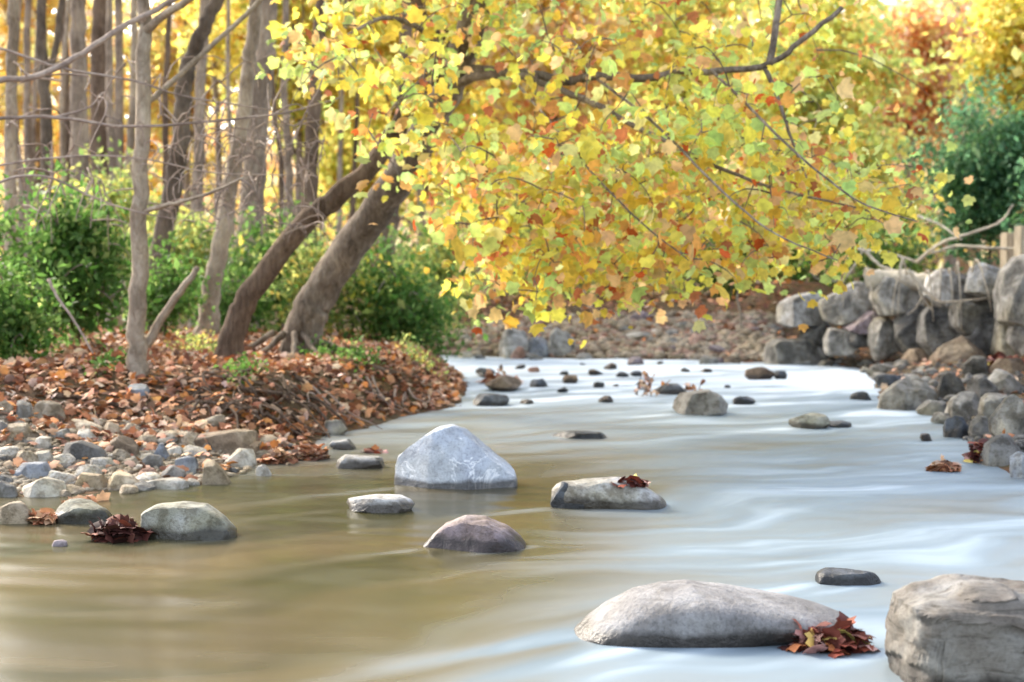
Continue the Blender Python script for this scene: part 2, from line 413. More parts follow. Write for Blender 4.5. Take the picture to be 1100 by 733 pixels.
b, o = out_principled(nt, wcol, .22, spec=.4)
L(nt, ramp(nt, fo.outputs['Fac'], [(.1, (.17, .17, .17)), (.5, (.4, .4, .4))]).outputs[0], b.inputs['Specular IOR Level'])
b.inputs['IOR'].default_value = 1.33
L(nt, ramp(nt, ff, [(.1, (.2, .2, .2)), (.9, (.5, .5, .5))]).outputs[0], b.inputs['Roughness'])
WAKES = []   # x, y, length, width, amount
def foam_sky(x, y):
    near = .07 + .65 * sm((x + 1.3 - .22 * (y - 5.5)) / 2.3)  # no foam here: pale sky reflection painted in towards the right
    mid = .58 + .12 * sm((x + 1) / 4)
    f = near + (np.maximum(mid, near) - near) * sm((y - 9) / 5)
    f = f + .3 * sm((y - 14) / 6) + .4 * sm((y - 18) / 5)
    for wx, wy, ln, wd, am in WAKES:
        ax, ay = -.81, -.59
        u = (x - wx) * ax + (y - wy) * ay; v = -(x - wx) * ay + (y - wy) * ax
        f = f + am * np.exp(-(v / (wd * (1 + np.maximum(u, 0) * .5))) ** 2) * sm((u + .15) / .3) * np.exp(-np.maximum(u, 0) / ln)
    return f
for px, py, ln, wd, am in [(640, 678, 1.3, .07, .45), (620, 690, .7, .05, -.2), (455, 590, .9, .07, .4), (470, 594, .5, .05, -.2), (592, 545, .9, .08, .4), (700, 693, .9, .06, .35), (800, 690, .5, .05, .3), (566, 588, .4, .05, .5), (425, 525, 1.2, .1, .35), (440, 530, .6, .06, -.2), (875, 626, .8, .05, .3), (942, 626, .4, .04, .3), (362, 549, .7, .06, .3), (152, 578, .6, .05, .2), (255, 578, .5, .05, .25), (960, 700, .5, .06, .3),
                           (905, 672, .4, .05, .25), (715, 540, .5, .1, .3), (846, 460, .6, .1, .3), (721, 445, .8, .1, .3)]:
    p = onz(px, py); WAKES.append((p[0], p[1], ln, wd, am))
def water_z(x, y):
    return .012 * wob(x * .9 + y * .6, y * 1.5 - x * .3, 2.0) * sm((y - 3) / 6) + .02 * sm((y - 16) / 5) * wob(x, y * 2.2, 1.6)
water = grid_mesh('water', np.concatenate([np.arange(-16, -5, .2), np.arange(-5, 6, .06), np.arange(6, 10, .2)]), np.concatenate([np.arange(-6, 4.5, .2), np.arange(4.5, 14, .055), np.arange(14, 31, .11)]), water_z, m, {'foam_sky': foam_sky})
tag(water, kind='structure')

# ------------------------------------------------------------------ rocks
_ico = {}
def ico(level):
    if level not in _ico:
        import bmesh
        bm = bmesh.new(); bmesh.ops.create_icosphere(bm, subdivisions=level, radius=1)
        bm.verts.ensure_lookup_table()
        _ico[level] = (np.array([v.co[:] for v in bm.verts]), [[v.index for v in f.verts] for f in bm.faces]); bm.free()
    return _ico[level]
def star_radius(pts, ang):
    pts = np.asarray(pts, float); n = len(pts); R = np.zeros(len(ang))
    ca, sa = np.cos(ang), np.sin(ang)
    for i in range(n):
        a, b = pts[i], pts[(i + 1) % n]; e = b - a
        den = ca * e[1] - sa * e[0]; den = np.where(abs(den) < 1e-9, 1e-9, den)
        t = (a[0] * e[1] - a[1] * e[0]) / den
        s = (a[0] * sa - a[1] * ca) / den
        ok = (t > 0) & (s >= -1e-6) & (s <= 1 + 1e-6)
        R = np.where(ok, np.maximum(R, t), R)
    return np.where(R <= 0, np.median(R[R > 0]) if (R > 0).any() else .1, R)
def super_outline(w, h, n=2.4, seed=0, jit=.08, poly=False):
    r = random.Random(seed); ph = [r.uniform(0, 6.28) for _ in range(4)]
    out = []
    angs = np.linspace(0, 2 * math.pi, 36, endpoint=False)
    if poly:
        m = r.choice([6, 7, 8, 9]); angs = [(i + r.uniform(-.38, .38)) * 2 * math.pi / m for i in range(m)]
    for a in angs:
        c, s = math.cos(a), math.sin(a)
        R = (abs(c) ** n + abs(s) ** n) ** (-1 / n)
        R *= 1 + jit * (math.sin(2 * a + ph[0]) * .5 + math.sin(3 * a + ph[1]) * .8 + math.sin(5 * a + ph[2]) * .4)
        out.append((c * R * w / 2, s * R * h / 2))
    if poly:
        o = np.array(out); lo, hi = o.min(0), o.max(0)
        out = ((o - lo) / (hi - lo) - .5) * np.array([w, h]); out = [tuple(q) for q in out]
    return out
def rock_mesh(name, outline, D, seed, level=4, facets=6, rough=.05, puff=.6, mat=None, strata=0, planes=()):
    V, Fc = ico(level); r = np.random.default_rng(seed)
    ang = np.arctan2(V[:, 2], V[:, 0]); c = np.hypot(V[:, 0], V[:, 2])
    R = star_radius(outline, ang)
    size = (np.ptp([p[0] for p in outline]) + np.ptp([p[1] for p in outline])) / 4
    cc = c ** puff
    Pt = np.stack([np.cos(ang) * R * cc, np.sign(V[:, 1]) * np.abs(V[:, 1]) ** .8 * D, np.sin(ang) * R * cc], 1)
    for (nx_, ny_, nz_), fr in planes:
        n = np.array([nx_, ny_, nz_]); n = n / np.linalg.norm(n); pr = Pt @ n; d = pr.max() * fr
        Pt -= n * (np.maximum(pr - d, 0) * .98)[:, None]
    for _ in range(facets):
        n = r.normal(size=3); n[1] = -abs(n[1]) * 1.5 if r.random() < .75 else n[1]; n[2] = abs(n[2]) * .9; n /= np.linalg.norm(n)
        pr = Pt @ n; d = pr.max() * r.uniform(.66, .92)
        Pt -= n * (np.maximum(pr - d, 0) * .97)[:, None]
    off = r.uniform(0, 50, 3)
    if strata:
        for i, p in enumerate(Pt):
            zz = p[2] + .12 * p[0] + .05 * noise.noise(Vector((p[0] * 3, p[1] * 3, 7)))
            ly_ = math.floor(zz / .05 + .9 * noise.noise(Vector((p[0] * 2, p[1] * 2, zz * 4))) + .35 * noise.noise(Vector((p[0] * 9, p[1] * 9, 2))))
            a_ = 1.3 * noise.noise(Vector((ly_ * 7.31, p[0] * 1.5 + ly_, p[1] * 1.5))) + .5 * noise.noise(Vector((p[0] * 18, p[1] * 18, zz * 30)))
            hh = math.hypot(p[0], p[1]) + 1e-6
            Pt[i] += np.array([p[0] / hh, p[1] / hh, 0]) * a_ * strata
            Pt[i][2] += .6 * strata * noise.noise(Vector((p[0] * 14, p[1] * 14, 3)))
    for fq, am in ((1.6, 1.0), (4.0, .5), (10, .3), (24, .14)):
        if fq > 5 * (level - 2) + 1: continue
        dv = np.array([noise.noise_vector(Vector(tuple(p * fq / size * .6 + off)))[:] for p in Pt])
        Pt += dv * size * rough * am
    me = bpy.data.meshes.new(name); me.from_pydata(Pt.tolist(), [], Fc)
    me.polygons.foreach_set('use_smooth', [True] * len(Fc)); me.materials.append(mat); me.update()
    me.set_sharp_from_angle(angle=math.radians(32))
    return me
ROCKBOX = []   # pixel boxes of the named rocks, for spacing the fill
def put_rock(name, label, box, mat, kind='blob', Y=None, outline=None, depth=.8, level=4, facets=6, rough=.05, seed=None, group=None, sink=.25, ref=None, puff=.6, cat=None, rot=0, strata=0, planes=()):
    x0, y0, x1, y1 = box; cx = (x0 + x1) / 2
    if Y is None: base = ghit(cx, y1)
    else: base = P(cx, y1, Y)
    w0 = (x1 - x0) * base[1] / F; Dh = max(.5 * w0 * depth, .35 * (y1 - y0) * base[1] / F)
    Yc = base[1] + Dh * .55
    k = Yc / F
    c = P(cx, (y0 + y1) / 2, Yc); top = P(cx, y0, Yc)[2]
    low = base[2] if Y is None else P(cx, y1, Yc)[2]
    h = top - low; hs = h * (1 + sink); w = (x1 - x0) * k
    zc = top - hs / 2
    if outline is None:
        nexp = {'blob': 2.4, 'dome': 2.1, 'slab': 3.0, 'block': 4.5, 'flat': 2.6}[kind]
        ol = super_outline(w, hs if kind != 'dome' else h * 2, nexp, (seed or int(cx * 7 + y1)), .07, kind != 'dome')
        if kind == 'dome': zc = top - h
    else:
        ol = []
        for (u, v) in outline:
            q = P(u, v, Yc); zz = q[2] if v < y1 - 2 else q[2] - h * sink - .05
            ol.append((q[0] - c[0], zz - zc))
    me = rock_mesh(name, ol, Dh, seed or int(cx * 13 + y1 * 7), level, facets, rough, puff, ROCK[mat], strata, planes)
    o = bpy.data.objects.new(name, me); COL.objects.link(o); o.location = (c[0], Yc, zc)
    o.rotation_euler.z = rot
    tag(o, label, cat or ('boulder' if 'boulder' in name else 'rock'), group)
    ROCKBOX.append((x0, y0, x1, y1, ref, name))
    return o

# --- the stones standing in the stream
put_rock('boulder', 'bluish white angular boulder with pale veins standing in midstream, tallest rock in the water', (424, 457, 556, 526), 'white',
         outline=[(424, 524), (423, 503), (430, 484), (446, 472), (466, 460), (486, 457), (500, 461), (516, 472), (534, 487), (551, 502), (557, 520), (545, 526), (480, 527)], depth=.75, level=5, facets=2, rough=.04, seed=3, ref='white boulder', planes=[((-.7, -.75, .12), .62), ((.28, -.85, .42), .58), ((.62, -.1, .7), .86), ((-.55, .1, .75), .9)])
put_rock('boulder', 'large smooth purple grey boulder with a long low tail beside the red leaf heap', (614, 624, 912, 690), 'bigtop',
         outline=[(612, 683), (628, 668), (650, 653), (676, 639), (706, 632), (740, 630), (780, 635), (820, 642), (860, 648), (892, 656), (914, 665), (900, 674), (840, 684), (740, 692), (640, 691)], depth=.5, level=6, facets=0, rough=.02, seed=8, ref='large smooth boulder', puff=.5)
put_rock('boulder', 'squared ledge of layered grey and tan rock jutting from the bottom right corner', (964, 620, 1165, 800), 'ledge', Y=5.2,
         outline=[(966, 800), (963, 750), (963, 700), (964, 660), (967, 641), (985, 634), (1010, 632), (1035, 626), (1062, 628), (1085, 633), (1120, 634), (1165, 644), (1172, 700), (1172, 760), (1165, 800)], depth=.8, level=6, facets=0, rough=.06, seed=12, ref='layered ledge', puff=.2, strata=.02)
pr_ = put_rock('rock', 'pale rock with a black broken end and red leaves on its top', (592, 511, 716, 545), 'wetpale',
         outline=[(592, 540), (594, 526), (602, 517), (630, 515), (655, 515), (676, 517), (698, 525), (716, 537), (716, 543), (660, 546), (615, 546)], depth=.45, level=5, facets=1, rough=.06, ref='leaf topped pale rock', seed=21)
be = put_rock('broken_end', None, (591, 514, 640, 546), 'wetdark', Y=9.28, outline=[(591, 542), (592, 524), (600, 515), (612, 520), (628, 534), (640, 543), (630, 548), (600, 548)], depth=.6, facets=4, rough=.06, seed=5)
del be['category']; bpy.context.view_layer.update(); be.parent = pr_; be.location = be.location - pr_.location; ROCKBOX.pop()
put_rock('rock', 'mauve domed rock with a wet dark foot, in front of the white boulder', (450, 556, 567, 592), 'wetmauve',
         outline=[(450, 588), (462, 576), (478, 564), (500, 557), (525, 558), (546, 567), (560, 578), (567, 588), (550, 593), (470, 593)], depth=.75, level=5, facets=1, rough=.06, ref='mauve domed rock')
put_rock('rock', 'flat pale stone barely out of the water below the white boulder', (362, 532, 448, 550), 'wetpale', 'slab', depth=.6, facets=4, ref='flat pale stone')
put_rock('rock', 'small dark humped rock behind the tail of the large smooth boulder', (875, 609, 944, 628), 'wetdark', 'dome', depth=.7, rough=.04, ref='small dark humped rock')
put_rock('rock', 'olive grey loaf shaped rock beside the dark wet leaf clump', (152, 540, 256, 579), 'wetolive',
         outline=[(152, 570), (153, 550), (168, 542), (195, 540), (220, 542), (240, 555), (254, 570), (254, 579), (200, 578), (160, 576)], depth=.6, level=5, facets=3, rough=.025, ref='loaf shaped rock')
put_rock('rock', 'round grey rock half covered with fallen leaves in the shallows', (60, 536, 118, 561), 'wetolive', 'dome', ref='leaf covered rock')
put_rock('rock', 'tan rounded rock at the photo edge in the shallow water', (-8, 540, 37, 562), 'tan', 'dome', ref='tan rounded rock')
put_rock('stone', 'tiny pinkish stone alone in the shallow water below the leaf covered rock', (54, 580, 72, 588), 'mauve', 'flat', level=3)
put_rock('rock', 'broad grey rock among dead weeds at the foot of the rapids', (721, 419, 784, 446), 'grey', 'blob', depth=.8, ref='broad grey rapids rock')
put_rock('rock', 'peaked grey rock beside a smaller dark one in the pale rapids', (846, 444, 892, 461), 'wetolive', 'blob', ref='peaked grey rock')
put_rock('rock', 'low dark rock touching the peaked grey rock in the rapids', (890, 452, 919, 460), 'wetdark', 'flat', level=3)
put_rock('rock', 'brown tan rock in the rapids below the flat block of the boulder wall', (800, 393, 834, 408), 'wetbrown', 'blob', ref='brown tan rock')
put_rock('rock', 'dark wet rock next to the brown tan rock in the rapids', (829, 398, 846, 407), 'wetdark', 'flat', level=3)
put_rock('rock', 'long dark rock just breaking the surface behind the white boulder', (585, 463, 668, 471), 'wetdark', 'flat', depth=.3, sink=.8, ref='long dark rock')
put_rock('rock', 'dark mossy rock by the tip of the leafy bank, lowest of three', (505, 423, 548, 436), 'wetdark', 'flat', ref='mossy rock')
put_rock('rock', 'leaf topped brown rock by the tip of the leafy bank, between two dark ones', (520, 403, 562, 420), 'wetbrown', 'blob')
put_rock('rock', 'dark grey rock behind the leaf topped brown rock', (508, 395, 533, 405), 'wetdark', 'blob', level=3)
put_rock('rock', 'small black rock beside the leaf topped brown rock', (567, 407, 590, 417), 'wetdark', 'flat', level=3)
put_rock('rock', 'small leaf capped rock in the white water short of the far bank', (602, 403, 622, 412), 'wetbrown', 'flat', level=3)
put_rock('rock', 'small black pointed rock in the rapids', (636, 410, 650, 417), 'wetdark', 'blob', level=3)
put_rock('rock', 'small dark rock between dead weeds and the broad grey rock', (700, 412, 742, 424), 'wetdark', 'flat', level=3)
put_rock('rock', 'dark wet rock just past the broad grey rock', (786, 426, 812, 435), 'wetdark', 'flat', level=3)
put_rock('rock', 'thin reddish rock in the white water before the far bank', (566, 394, 580, 400), 'rust', 'flat', level=3)
put_rock('rock', 'dark rock in the white water below the far bank stones', (676, 398, 690, 404), 'wetdark', 'flat', level=3)
put_rock('rock', 'leaf strewn dark rock in the white water', (752, 396, 768, 401), 'wetbrown', 'flat', level=3)
put_rock('rock', 'flat pale stone with leaves on top at the gravel edge', (352, 489, 416, 504), 'wetpale', 'slab', depth=.5, ref='leafy flat stone')
put_rock('rock', 'thin pale stone in the inlet under the root bank', (353, 472, 384, 483), 'wetpale', 'flat', ref='thin pale stone')
put_rock('rock', 'grey rounded stone against the leafy bank at the inlet', (349, 451, 373, 468), 'grey', 'blob', ref='rounded inlet stone')

# --- left gravel bank, named stones
LG = 'stones of the gravel bank'
for box, mat, kind, lab, ref in [
    ((60, 473, 114, 497), 'dark', 'blob', 'broad dark grey stone on the gravel bank', 'broad dark stone'),
    ((14, 497, 63, 516), 'slate', 'slab', 'bluish flat stone near the left edge of the gravel bank', 'bluish flat stone'),
    ((20, 513, 71, 533), 'pale', 'slab', 'pale flat stone at the waterline beneath the bluish flat stone', 'pale waterline stone'),
    ((-6, 516, 19, 534), 'grey', 'blob', 'grey stone at the waterline cut by the photo edge', 'edge waterline stone'),
    ((113, 503, 153, 526), 'tan', 'wedge', 'tan peaked stone at the waterline', 'tan peaked stone'),
    ((153, 514, 205, 526), 'pale', 'slab', 'long pale flat stone lying in the waterline', 'long pale stone'),
    ((210, 492, 249, 521), 'tan', 'wedge', 'light tan triangular stone at the gravel tip', 'tan triangular stone'),
    ((240, 482, 276, 502), 'pale', 'blob', 'cream rounded stone near the gravel tip', 'cream stone'),
    ((203, 461, 284, 485), 'brown', 'slab', 'long flat brown grey slab below the root tangle', 'long brown slab'),
    ((187, 490, 216, 510), 'slate', 'blob', 'dark blue grey stone next to the tan triangular stone', 'dark blue grey stone'),
    ((165, 476, 185, 494), 'slate', 'block', 'small light blue upright stone on the gravel bank', 'light blue stone'),
    ((112, 468, 149, 488), 'brown', 'slab', 'dark brown tilted slab behind the broad dark stone', 'dark tilted slab'),
    ((107, 453, 132, 470), 'tan', 'blob', 'tan round stone in the upper gravel', 'tan round stone'),
    ((131, 454, 150, 469), 'tan', 'blob', 'light brown stone right of the tan round stone', 'light brown stone'),
    ((76, 460, 106, 476), 'pale', 'blob', 'pale tan stone above the broad dark stone', 'pale tan stone'),
    ((35, 467, 55, 484), 'pale', 'blob', 'whitish round stone in the upper gravel', 'whitish round stone'),
    ((34, 430, 70, 453), 'tan', 'blob', 'tan grey boulder among leaves on the upper bank', 'upper tan grey rock'),
    ((14, 429, 36, 451), 'grey', 'blob', 'grey boulder among leaves on the upper bank', 'upper grey rock'),
    ((-5, 429, 14, 447), 'tan', 'blob', 'tan boulder in the leaves cut by the photo edge', 'upper edge rock'),
    ((-5, 449, 10, 471), 'dark', 'blob', 'nearly black stone cut by the photo edge above the gravel', 'black edge stone'),
    ((27, 483, 59, 502), 'pale', 'slab', 'pale cream stone behind the bluish flat stone', 'pale cream stone'),
    ((136, 408, 161, 432), 'slate', 'block', 'slate blue slab leaning in the leaves below the pale sapling', 'leaning slate slab'),
    ((217, 443, 242, 462), 'tan', 'block', 'tan tilted stone under the roots above the long slab', 'tan tilted stone'),
    ((79, 508, 119, 525), 'tan', 'slab', 'tan flat stone at the waterline between pale and peaked stones', 'tan flat stone'),
    ((214, 475, 236, 486), 'dark', 'flat', 'small dark stone in front of the long brown slab', 'small dark stone'),
    ((150, 488, 176, 503), 'grey', 'blob', 'round grey stone below the light blue stone', 'round grey stone'),
    ((172, 500, 200, 515), 'grey', 'blob', 'grey brown stone behind the long pale stone', 'grey brown stone'),
    ((274, 498, 292, 512), 'pale', 'blob', 'little pale stone standing in the water at the gravel tip', 'little tip stone')]:
    k = 'blob' if kind == 'wedge' else kind
    ol = None
    if kind == 'wedge':
        x0, y0, x1, y1 = box; w = x1 - x0
        ol = [(x0, y1), (x0 + .1 * w, y0 + .45 * (y1 - y0)), (x0 + .38 * w, y0), (x0 + .65 * w, y0 + .3 * (y1 - y0)), (x1, y0 + .75 * (y1 - y0)), (x1, y1)]
    put_rock('stone', lab, box, mat, k, outline=ol, level=4, facets=7, rough=.04, group=LG, ref=ref, cat='stone', sink=.5)

# --- far bank, named stones
for box, mat, lab, ref in [((533, 350, 571, 384), 'wallpale', 'large pale boulder at the far waterline under the leaves', 'large pale far boulder'),
                           ((566, 358, 592, 384), 'slate', 'grey angular rock touching the large pale boulder at the far waterline', 'grey angular far rock'),
                           ((588, 350, 618, 382), 'grey', 'steep grey rock at the far waterline', 'steep grey far rock'),
                           ((548, 372, 566, 386), 'rust', 'pinkish stone leaning in front of the large pale boulder', 'pinkish far stone')]:
    put_rock('boulder' if 'boulder' in lab[:18] else 'rock', lab, box, mat, 'blob', level=4, facets=9, ref=ref)

# --- boulder wall on the right bank
def YW(px): return 25.2 + (20.8 - 25.2) * (px - 834) / (1100 - 834)
WG = 'boulders of the dry stone bank wall'
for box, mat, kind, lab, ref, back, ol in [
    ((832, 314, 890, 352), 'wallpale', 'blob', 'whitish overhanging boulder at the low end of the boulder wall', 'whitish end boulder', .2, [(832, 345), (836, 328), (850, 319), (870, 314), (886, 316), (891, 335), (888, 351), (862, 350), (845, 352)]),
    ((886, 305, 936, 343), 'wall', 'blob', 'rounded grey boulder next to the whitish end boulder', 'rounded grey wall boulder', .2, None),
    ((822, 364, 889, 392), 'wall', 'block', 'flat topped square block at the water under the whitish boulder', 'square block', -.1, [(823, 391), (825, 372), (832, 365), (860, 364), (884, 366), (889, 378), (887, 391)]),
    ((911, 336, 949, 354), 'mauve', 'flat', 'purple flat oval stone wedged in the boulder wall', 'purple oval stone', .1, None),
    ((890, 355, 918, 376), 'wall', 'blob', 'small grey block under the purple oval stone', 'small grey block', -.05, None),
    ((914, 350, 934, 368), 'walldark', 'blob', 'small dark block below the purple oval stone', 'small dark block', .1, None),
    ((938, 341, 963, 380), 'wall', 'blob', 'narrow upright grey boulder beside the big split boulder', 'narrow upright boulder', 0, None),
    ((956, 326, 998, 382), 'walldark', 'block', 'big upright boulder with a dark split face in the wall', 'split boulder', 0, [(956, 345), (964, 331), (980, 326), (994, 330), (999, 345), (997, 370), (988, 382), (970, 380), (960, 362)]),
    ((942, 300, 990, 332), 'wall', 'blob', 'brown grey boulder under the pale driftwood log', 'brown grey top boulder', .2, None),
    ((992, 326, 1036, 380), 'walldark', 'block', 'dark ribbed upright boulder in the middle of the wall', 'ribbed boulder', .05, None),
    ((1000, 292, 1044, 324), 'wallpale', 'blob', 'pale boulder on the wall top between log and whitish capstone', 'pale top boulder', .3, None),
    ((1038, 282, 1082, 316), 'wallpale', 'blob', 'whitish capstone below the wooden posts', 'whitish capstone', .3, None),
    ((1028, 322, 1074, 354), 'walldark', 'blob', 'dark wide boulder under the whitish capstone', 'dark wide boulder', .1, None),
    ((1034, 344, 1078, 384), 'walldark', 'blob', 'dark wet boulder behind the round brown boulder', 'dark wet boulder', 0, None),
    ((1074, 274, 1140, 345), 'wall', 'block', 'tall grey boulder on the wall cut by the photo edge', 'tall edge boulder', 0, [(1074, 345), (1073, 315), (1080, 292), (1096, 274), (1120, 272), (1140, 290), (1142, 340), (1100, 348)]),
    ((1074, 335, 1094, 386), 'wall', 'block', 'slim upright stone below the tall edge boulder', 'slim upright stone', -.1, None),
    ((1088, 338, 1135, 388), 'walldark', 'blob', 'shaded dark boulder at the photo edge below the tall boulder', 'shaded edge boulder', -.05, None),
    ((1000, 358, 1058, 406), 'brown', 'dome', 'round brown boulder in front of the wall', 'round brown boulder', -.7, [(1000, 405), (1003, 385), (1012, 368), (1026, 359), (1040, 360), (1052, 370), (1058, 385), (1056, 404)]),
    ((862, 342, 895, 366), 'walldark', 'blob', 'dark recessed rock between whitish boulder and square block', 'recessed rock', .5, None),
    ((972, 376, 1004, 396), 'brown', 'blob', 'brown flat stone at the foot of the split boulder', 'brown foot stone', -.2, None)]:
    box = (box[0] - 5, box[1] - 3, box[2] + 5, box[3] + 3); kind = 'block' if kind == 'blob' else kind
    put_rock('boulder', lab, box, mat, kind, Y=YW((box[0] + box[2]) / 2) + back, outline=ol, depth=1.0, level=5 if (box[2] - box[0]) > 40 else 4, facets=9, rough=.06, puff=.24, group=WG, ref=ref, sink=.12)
# --- tumbled rocks on the right shore
RG = 'tumbled rocks of the rocky shore'
for box, mat, kind, lab, ref, ol in [
    ((940, 401, 1008, 441), 'wall', 'blob', 'big grey wedge shaped rock at the water edge of the rocky shore', 'grey wedge rock', [(940, 440), (948, 424), (965, 410), (985, 402), (998, 405), (1008, 425), (1006, 441)]),
    ((1003, 396, 1038, 428), 'walldark', 'blob', 'dark blocky rock behind the grey wedge rock', 'dark blocky rock', None),
    ((1056, 396, 1104, 424), 'wall', 'blob', 'broad grey rock high on the rocky shore at the photo edge', 'broad high rock', None),
    ((1016, 419, 1064, 453), 'wall', 'blob', 'grey rounded rock in the middle of the rocky shore', 'grey rounded shore rock', None),
    ((1040, 404, 1074, 430), 'walldark', 'blob', 'dark flat rock between two grey shore rocks', 'dark flat shore rock', None),
    ((1052, 416, 1096, 449), 'grey', 'blob', 'tan grey pointed rock on the rocky shore', 'pointed shore rock', None),
    ((1064, 424, 1112, 470), 'wall', 'slab', 'large tilted grey slab at the photo edge of the rocky shore', 'tilted slab', None),
    ((1038, 446, 1073, 470), 'grey', 'blob', 'brown grey stone low on the rocky shore', 'brown grey shore stone', None),
    ((1014, 446, 1044, 470), 'wetdark', 'flat', 'dark wet rock in the water at the rocky shore', 'dark wet shore rock', None),
    ((938, 402, 972, 415), 'wetdark', 'flat', 'low black rock in the water behind the grey wedge rock', 'low black rock', None),
    ((913, 420, 938, 430), 'wetdark', 'flat', 'small black rock standing out in front of the grey wedge rock', 'small black rock', None),
    ((1052, 466, 1104, 501), 'grey', 'slab', 'overhanging grey flat rock beside the red leaf drift', 'overhanging flat rock', None),
    ((1086, 479, 1122, 514), 'slate', 'blob', 'pale bluish rock at the photo edge by the water', 'pale bluish rock', None),
    ((987, 465, 1002, 474), 'wetbrown', 'flat', 'little brown stone alone in the water off the rocky shore', 'little brown stone', None),
    ((1034, 378, 1064, 404), 'walldark', 'blob', 'dark rock just behind the round brown boulder', 'dark rear rock', None),
    ((1064, 380, 1104, 402), 'brown', 'blob', 'brown leaf strewn rock at the foot of the wall by the photo edge', 'brown leaf strewn rock', None),
    ((985, 428, 1022, 446), 'grey', 'flat', 'flat pale grey stone beside the grey wedge rock', 'flat pale shore stone', None)]:
    put_rock('boulder' if (box[2] - box[0]) > 40 else 'rock', lab, box, mat, kind, outline=ol, level=5, facets=13, rough=.05, puff=.45, group=RG, ref=ref, sink=.4, cat='rock')

# --- fill stones: individuals, described by what they lie beside
COLN = {'walldark': 'dark', 'grey': 'grey', 'dark': 'dark grey', 'slate': 'bluish', 'tan': 'tan', 'pale': 'pale', 'brown': 'brown', 'rust': 'reddish', 'mauve': 'mauve', 'wall': 'grey', 'wetdark': 'dark wet', 'wetbrown': 'brown wet'}
used_labels = {}
_shapes = {}
def fill(n, region, smin, smax, mats, group, name, where, maxtry=6000, gap=.62, refmax=130):
    placed = 0; boxes = [b for b in ROCKBOX]; tries = 0
    x0, y0, x1, y1, test = region
    while placed < n and tries < maxtry:
        tries += 1
        px = random.uniform(x0, x1); py = random.uniform(y0, y1)
        if not test(px, py): continue
        w = smin + (smax - smin) * random.random() ** 2.0; h = w * random.uniform(.45, .75)
        ok = True
        for b in boxes:
            if abs(px - (b[0] + b[2]) / 2) < (w + b[2] - b[0]) / 2 * gap and abs(py - (b[1] + b[3]) / 2) < (h + b[3] - b[1]) / 2 * gap: ok = False; break
        if not ok: continue
        mt = random.choice(mats)
        key = (mt, random.randrange(12))
        if key not in _shapes:
            r = random.Random(hash(key) % 999 + key[1] * 77)
            _shapes[key] = rock_mesh('stone', super_outline(1, random.uniform(.5, .75), random.uniform(2.2, 3.2), key[1] * 31 + len(_shapes), .1, key[1] % 4 != 0), random.uniform(.35, .55), key[1] * 17 + len(_shapes) * 5, 4, 9, .06, .6, ROCK[mt])
        q = ghit(px, py + h / 2)
        ww = w * q[1] / F
        o = bpy.data.objects.new(name, _shapes[key]); COL.objects.link(o)
        o.scale = (ww, ww * random.uniform(.8, 1.2), ww * random.uniform(.55, .95))
        o.rotation_euler = (random.uniform(-.25, .25), random.uniform(-.25, .25), random.uniform(0, 6.28))
        o.location = (q[0], q[1] + ww * .3, max(q[2], -.02) + ww * .12)
        # label from the closest named rock
        best = min([b for b in ROCKBOX if b[4]], key=lambda b: math.hypot(px - (b[0] + b[2]) / 2, (py - (b[1] + b[3]) / 2) * 1.6))
        bx, by = (best[0] + best[2]) / 2, (best[1] + best[3]) / 2
        dx, dy = px - bx, py - by
        rel = ('behind' if dy < 0 else 'in front of') if abs(dy) * 1.3 > abs(dx) else ('left of' if dx < 0 else 'right of')
        far = math.hypot(dx / max(best[2] - best[0], 20), dy / max(best[3] - best[1], 12))
        rel = ('just ' if far < 1.1 else 'further ') + rel
        sz = 'large' if w > smin + (smax - smin) * .5 else ('small' if w > smin + (smax - smin) * .12 else 'tiny')
        flat = '' if h / w > .57 else ' flattish'
        lab = f"{sz} {COLN[mt]}{flat} stone {rel} the {best[4]}{where}"
        if len(lab.split()) > 16: lab = lab[:-len(where)]
        if len(lab.split()) > 16: lab = lab.replace(' flattish', '').replace('further ', '')
        used_labels.setdefault(lab, []).append(o)
        tag(o, lab, 'stone', group)
        boxes.append((px - w / 2, py - h / 2, px + w / 2, py + h / 2)); placed += 1
    return placed
def t_left(px, py):
    # gravel band between the water edge and the litter
    up = np.interp(px, [0, 60, 120, 200, 290, 330], [440, 452, 452, 462, 474, 480]); lo = np.interp(px, [0, 80, 150, 210, 250, 285, 330], [534, 530, 526, 520, 513, 499, 487])
    return up < py < lo
fill(22, (-5, 440, 330, 530, t_left), 26, 42, ['tan', 'pale', 'pale', 'grey', 'tan'], LG, 'stone', ' on the gravel bank', gap=.5)
fill(78, (-5, 436, 330, 532, t_left), 9, 30, ['grey', 'tan', 'tan', 'pale', 'tan', 'dark', 'brown', 'pale', 'rust'], LG, 'stone', ' on the gravel bank', gap=.5)
def t_far(px, py):
    up = np.interp(px, [470, 540, 620, 700, 800, 840], [362, 345, 340, 336, 338, 340]); return up < py < np.interp(px, [470, 840], [381, 387])
fill(84, (470, 335, 838, 388, t_far), 10, 30, ['grey', 'rust', 'tan', 'tan', 'pale', 'mauve', 'grey', 'brown'], 'stones of the far bank', 'stone', ' on the far bank', gap=.5)
def t_right(px, py):
    up = np.interp(px, [885, 930, 1000, 1100], [374, 378, 386, 390]); lo = np.interp(px, [885, 930, 940, 1010, 1045, 1100], [389, 396, 405, 444, 480, 508]); return up < py < lo
fill(70, (880, 370, 1100, 505, t_right), 10, 34, ['grey', 'dark', 'wall', 'grey', 'walldark', 'brown', 'wall'], RG, 'stone', ' on the rocky shore', gap=.5)
def t_rap(px, py): return True
fill(16, (500, 388, 790, 432, t_rap), 7, 18, ['wetdark', 'wetbrown', 'wetdark'], 'small rocks in the rapids', 'stone', ' in the rapids', gap=1.0)

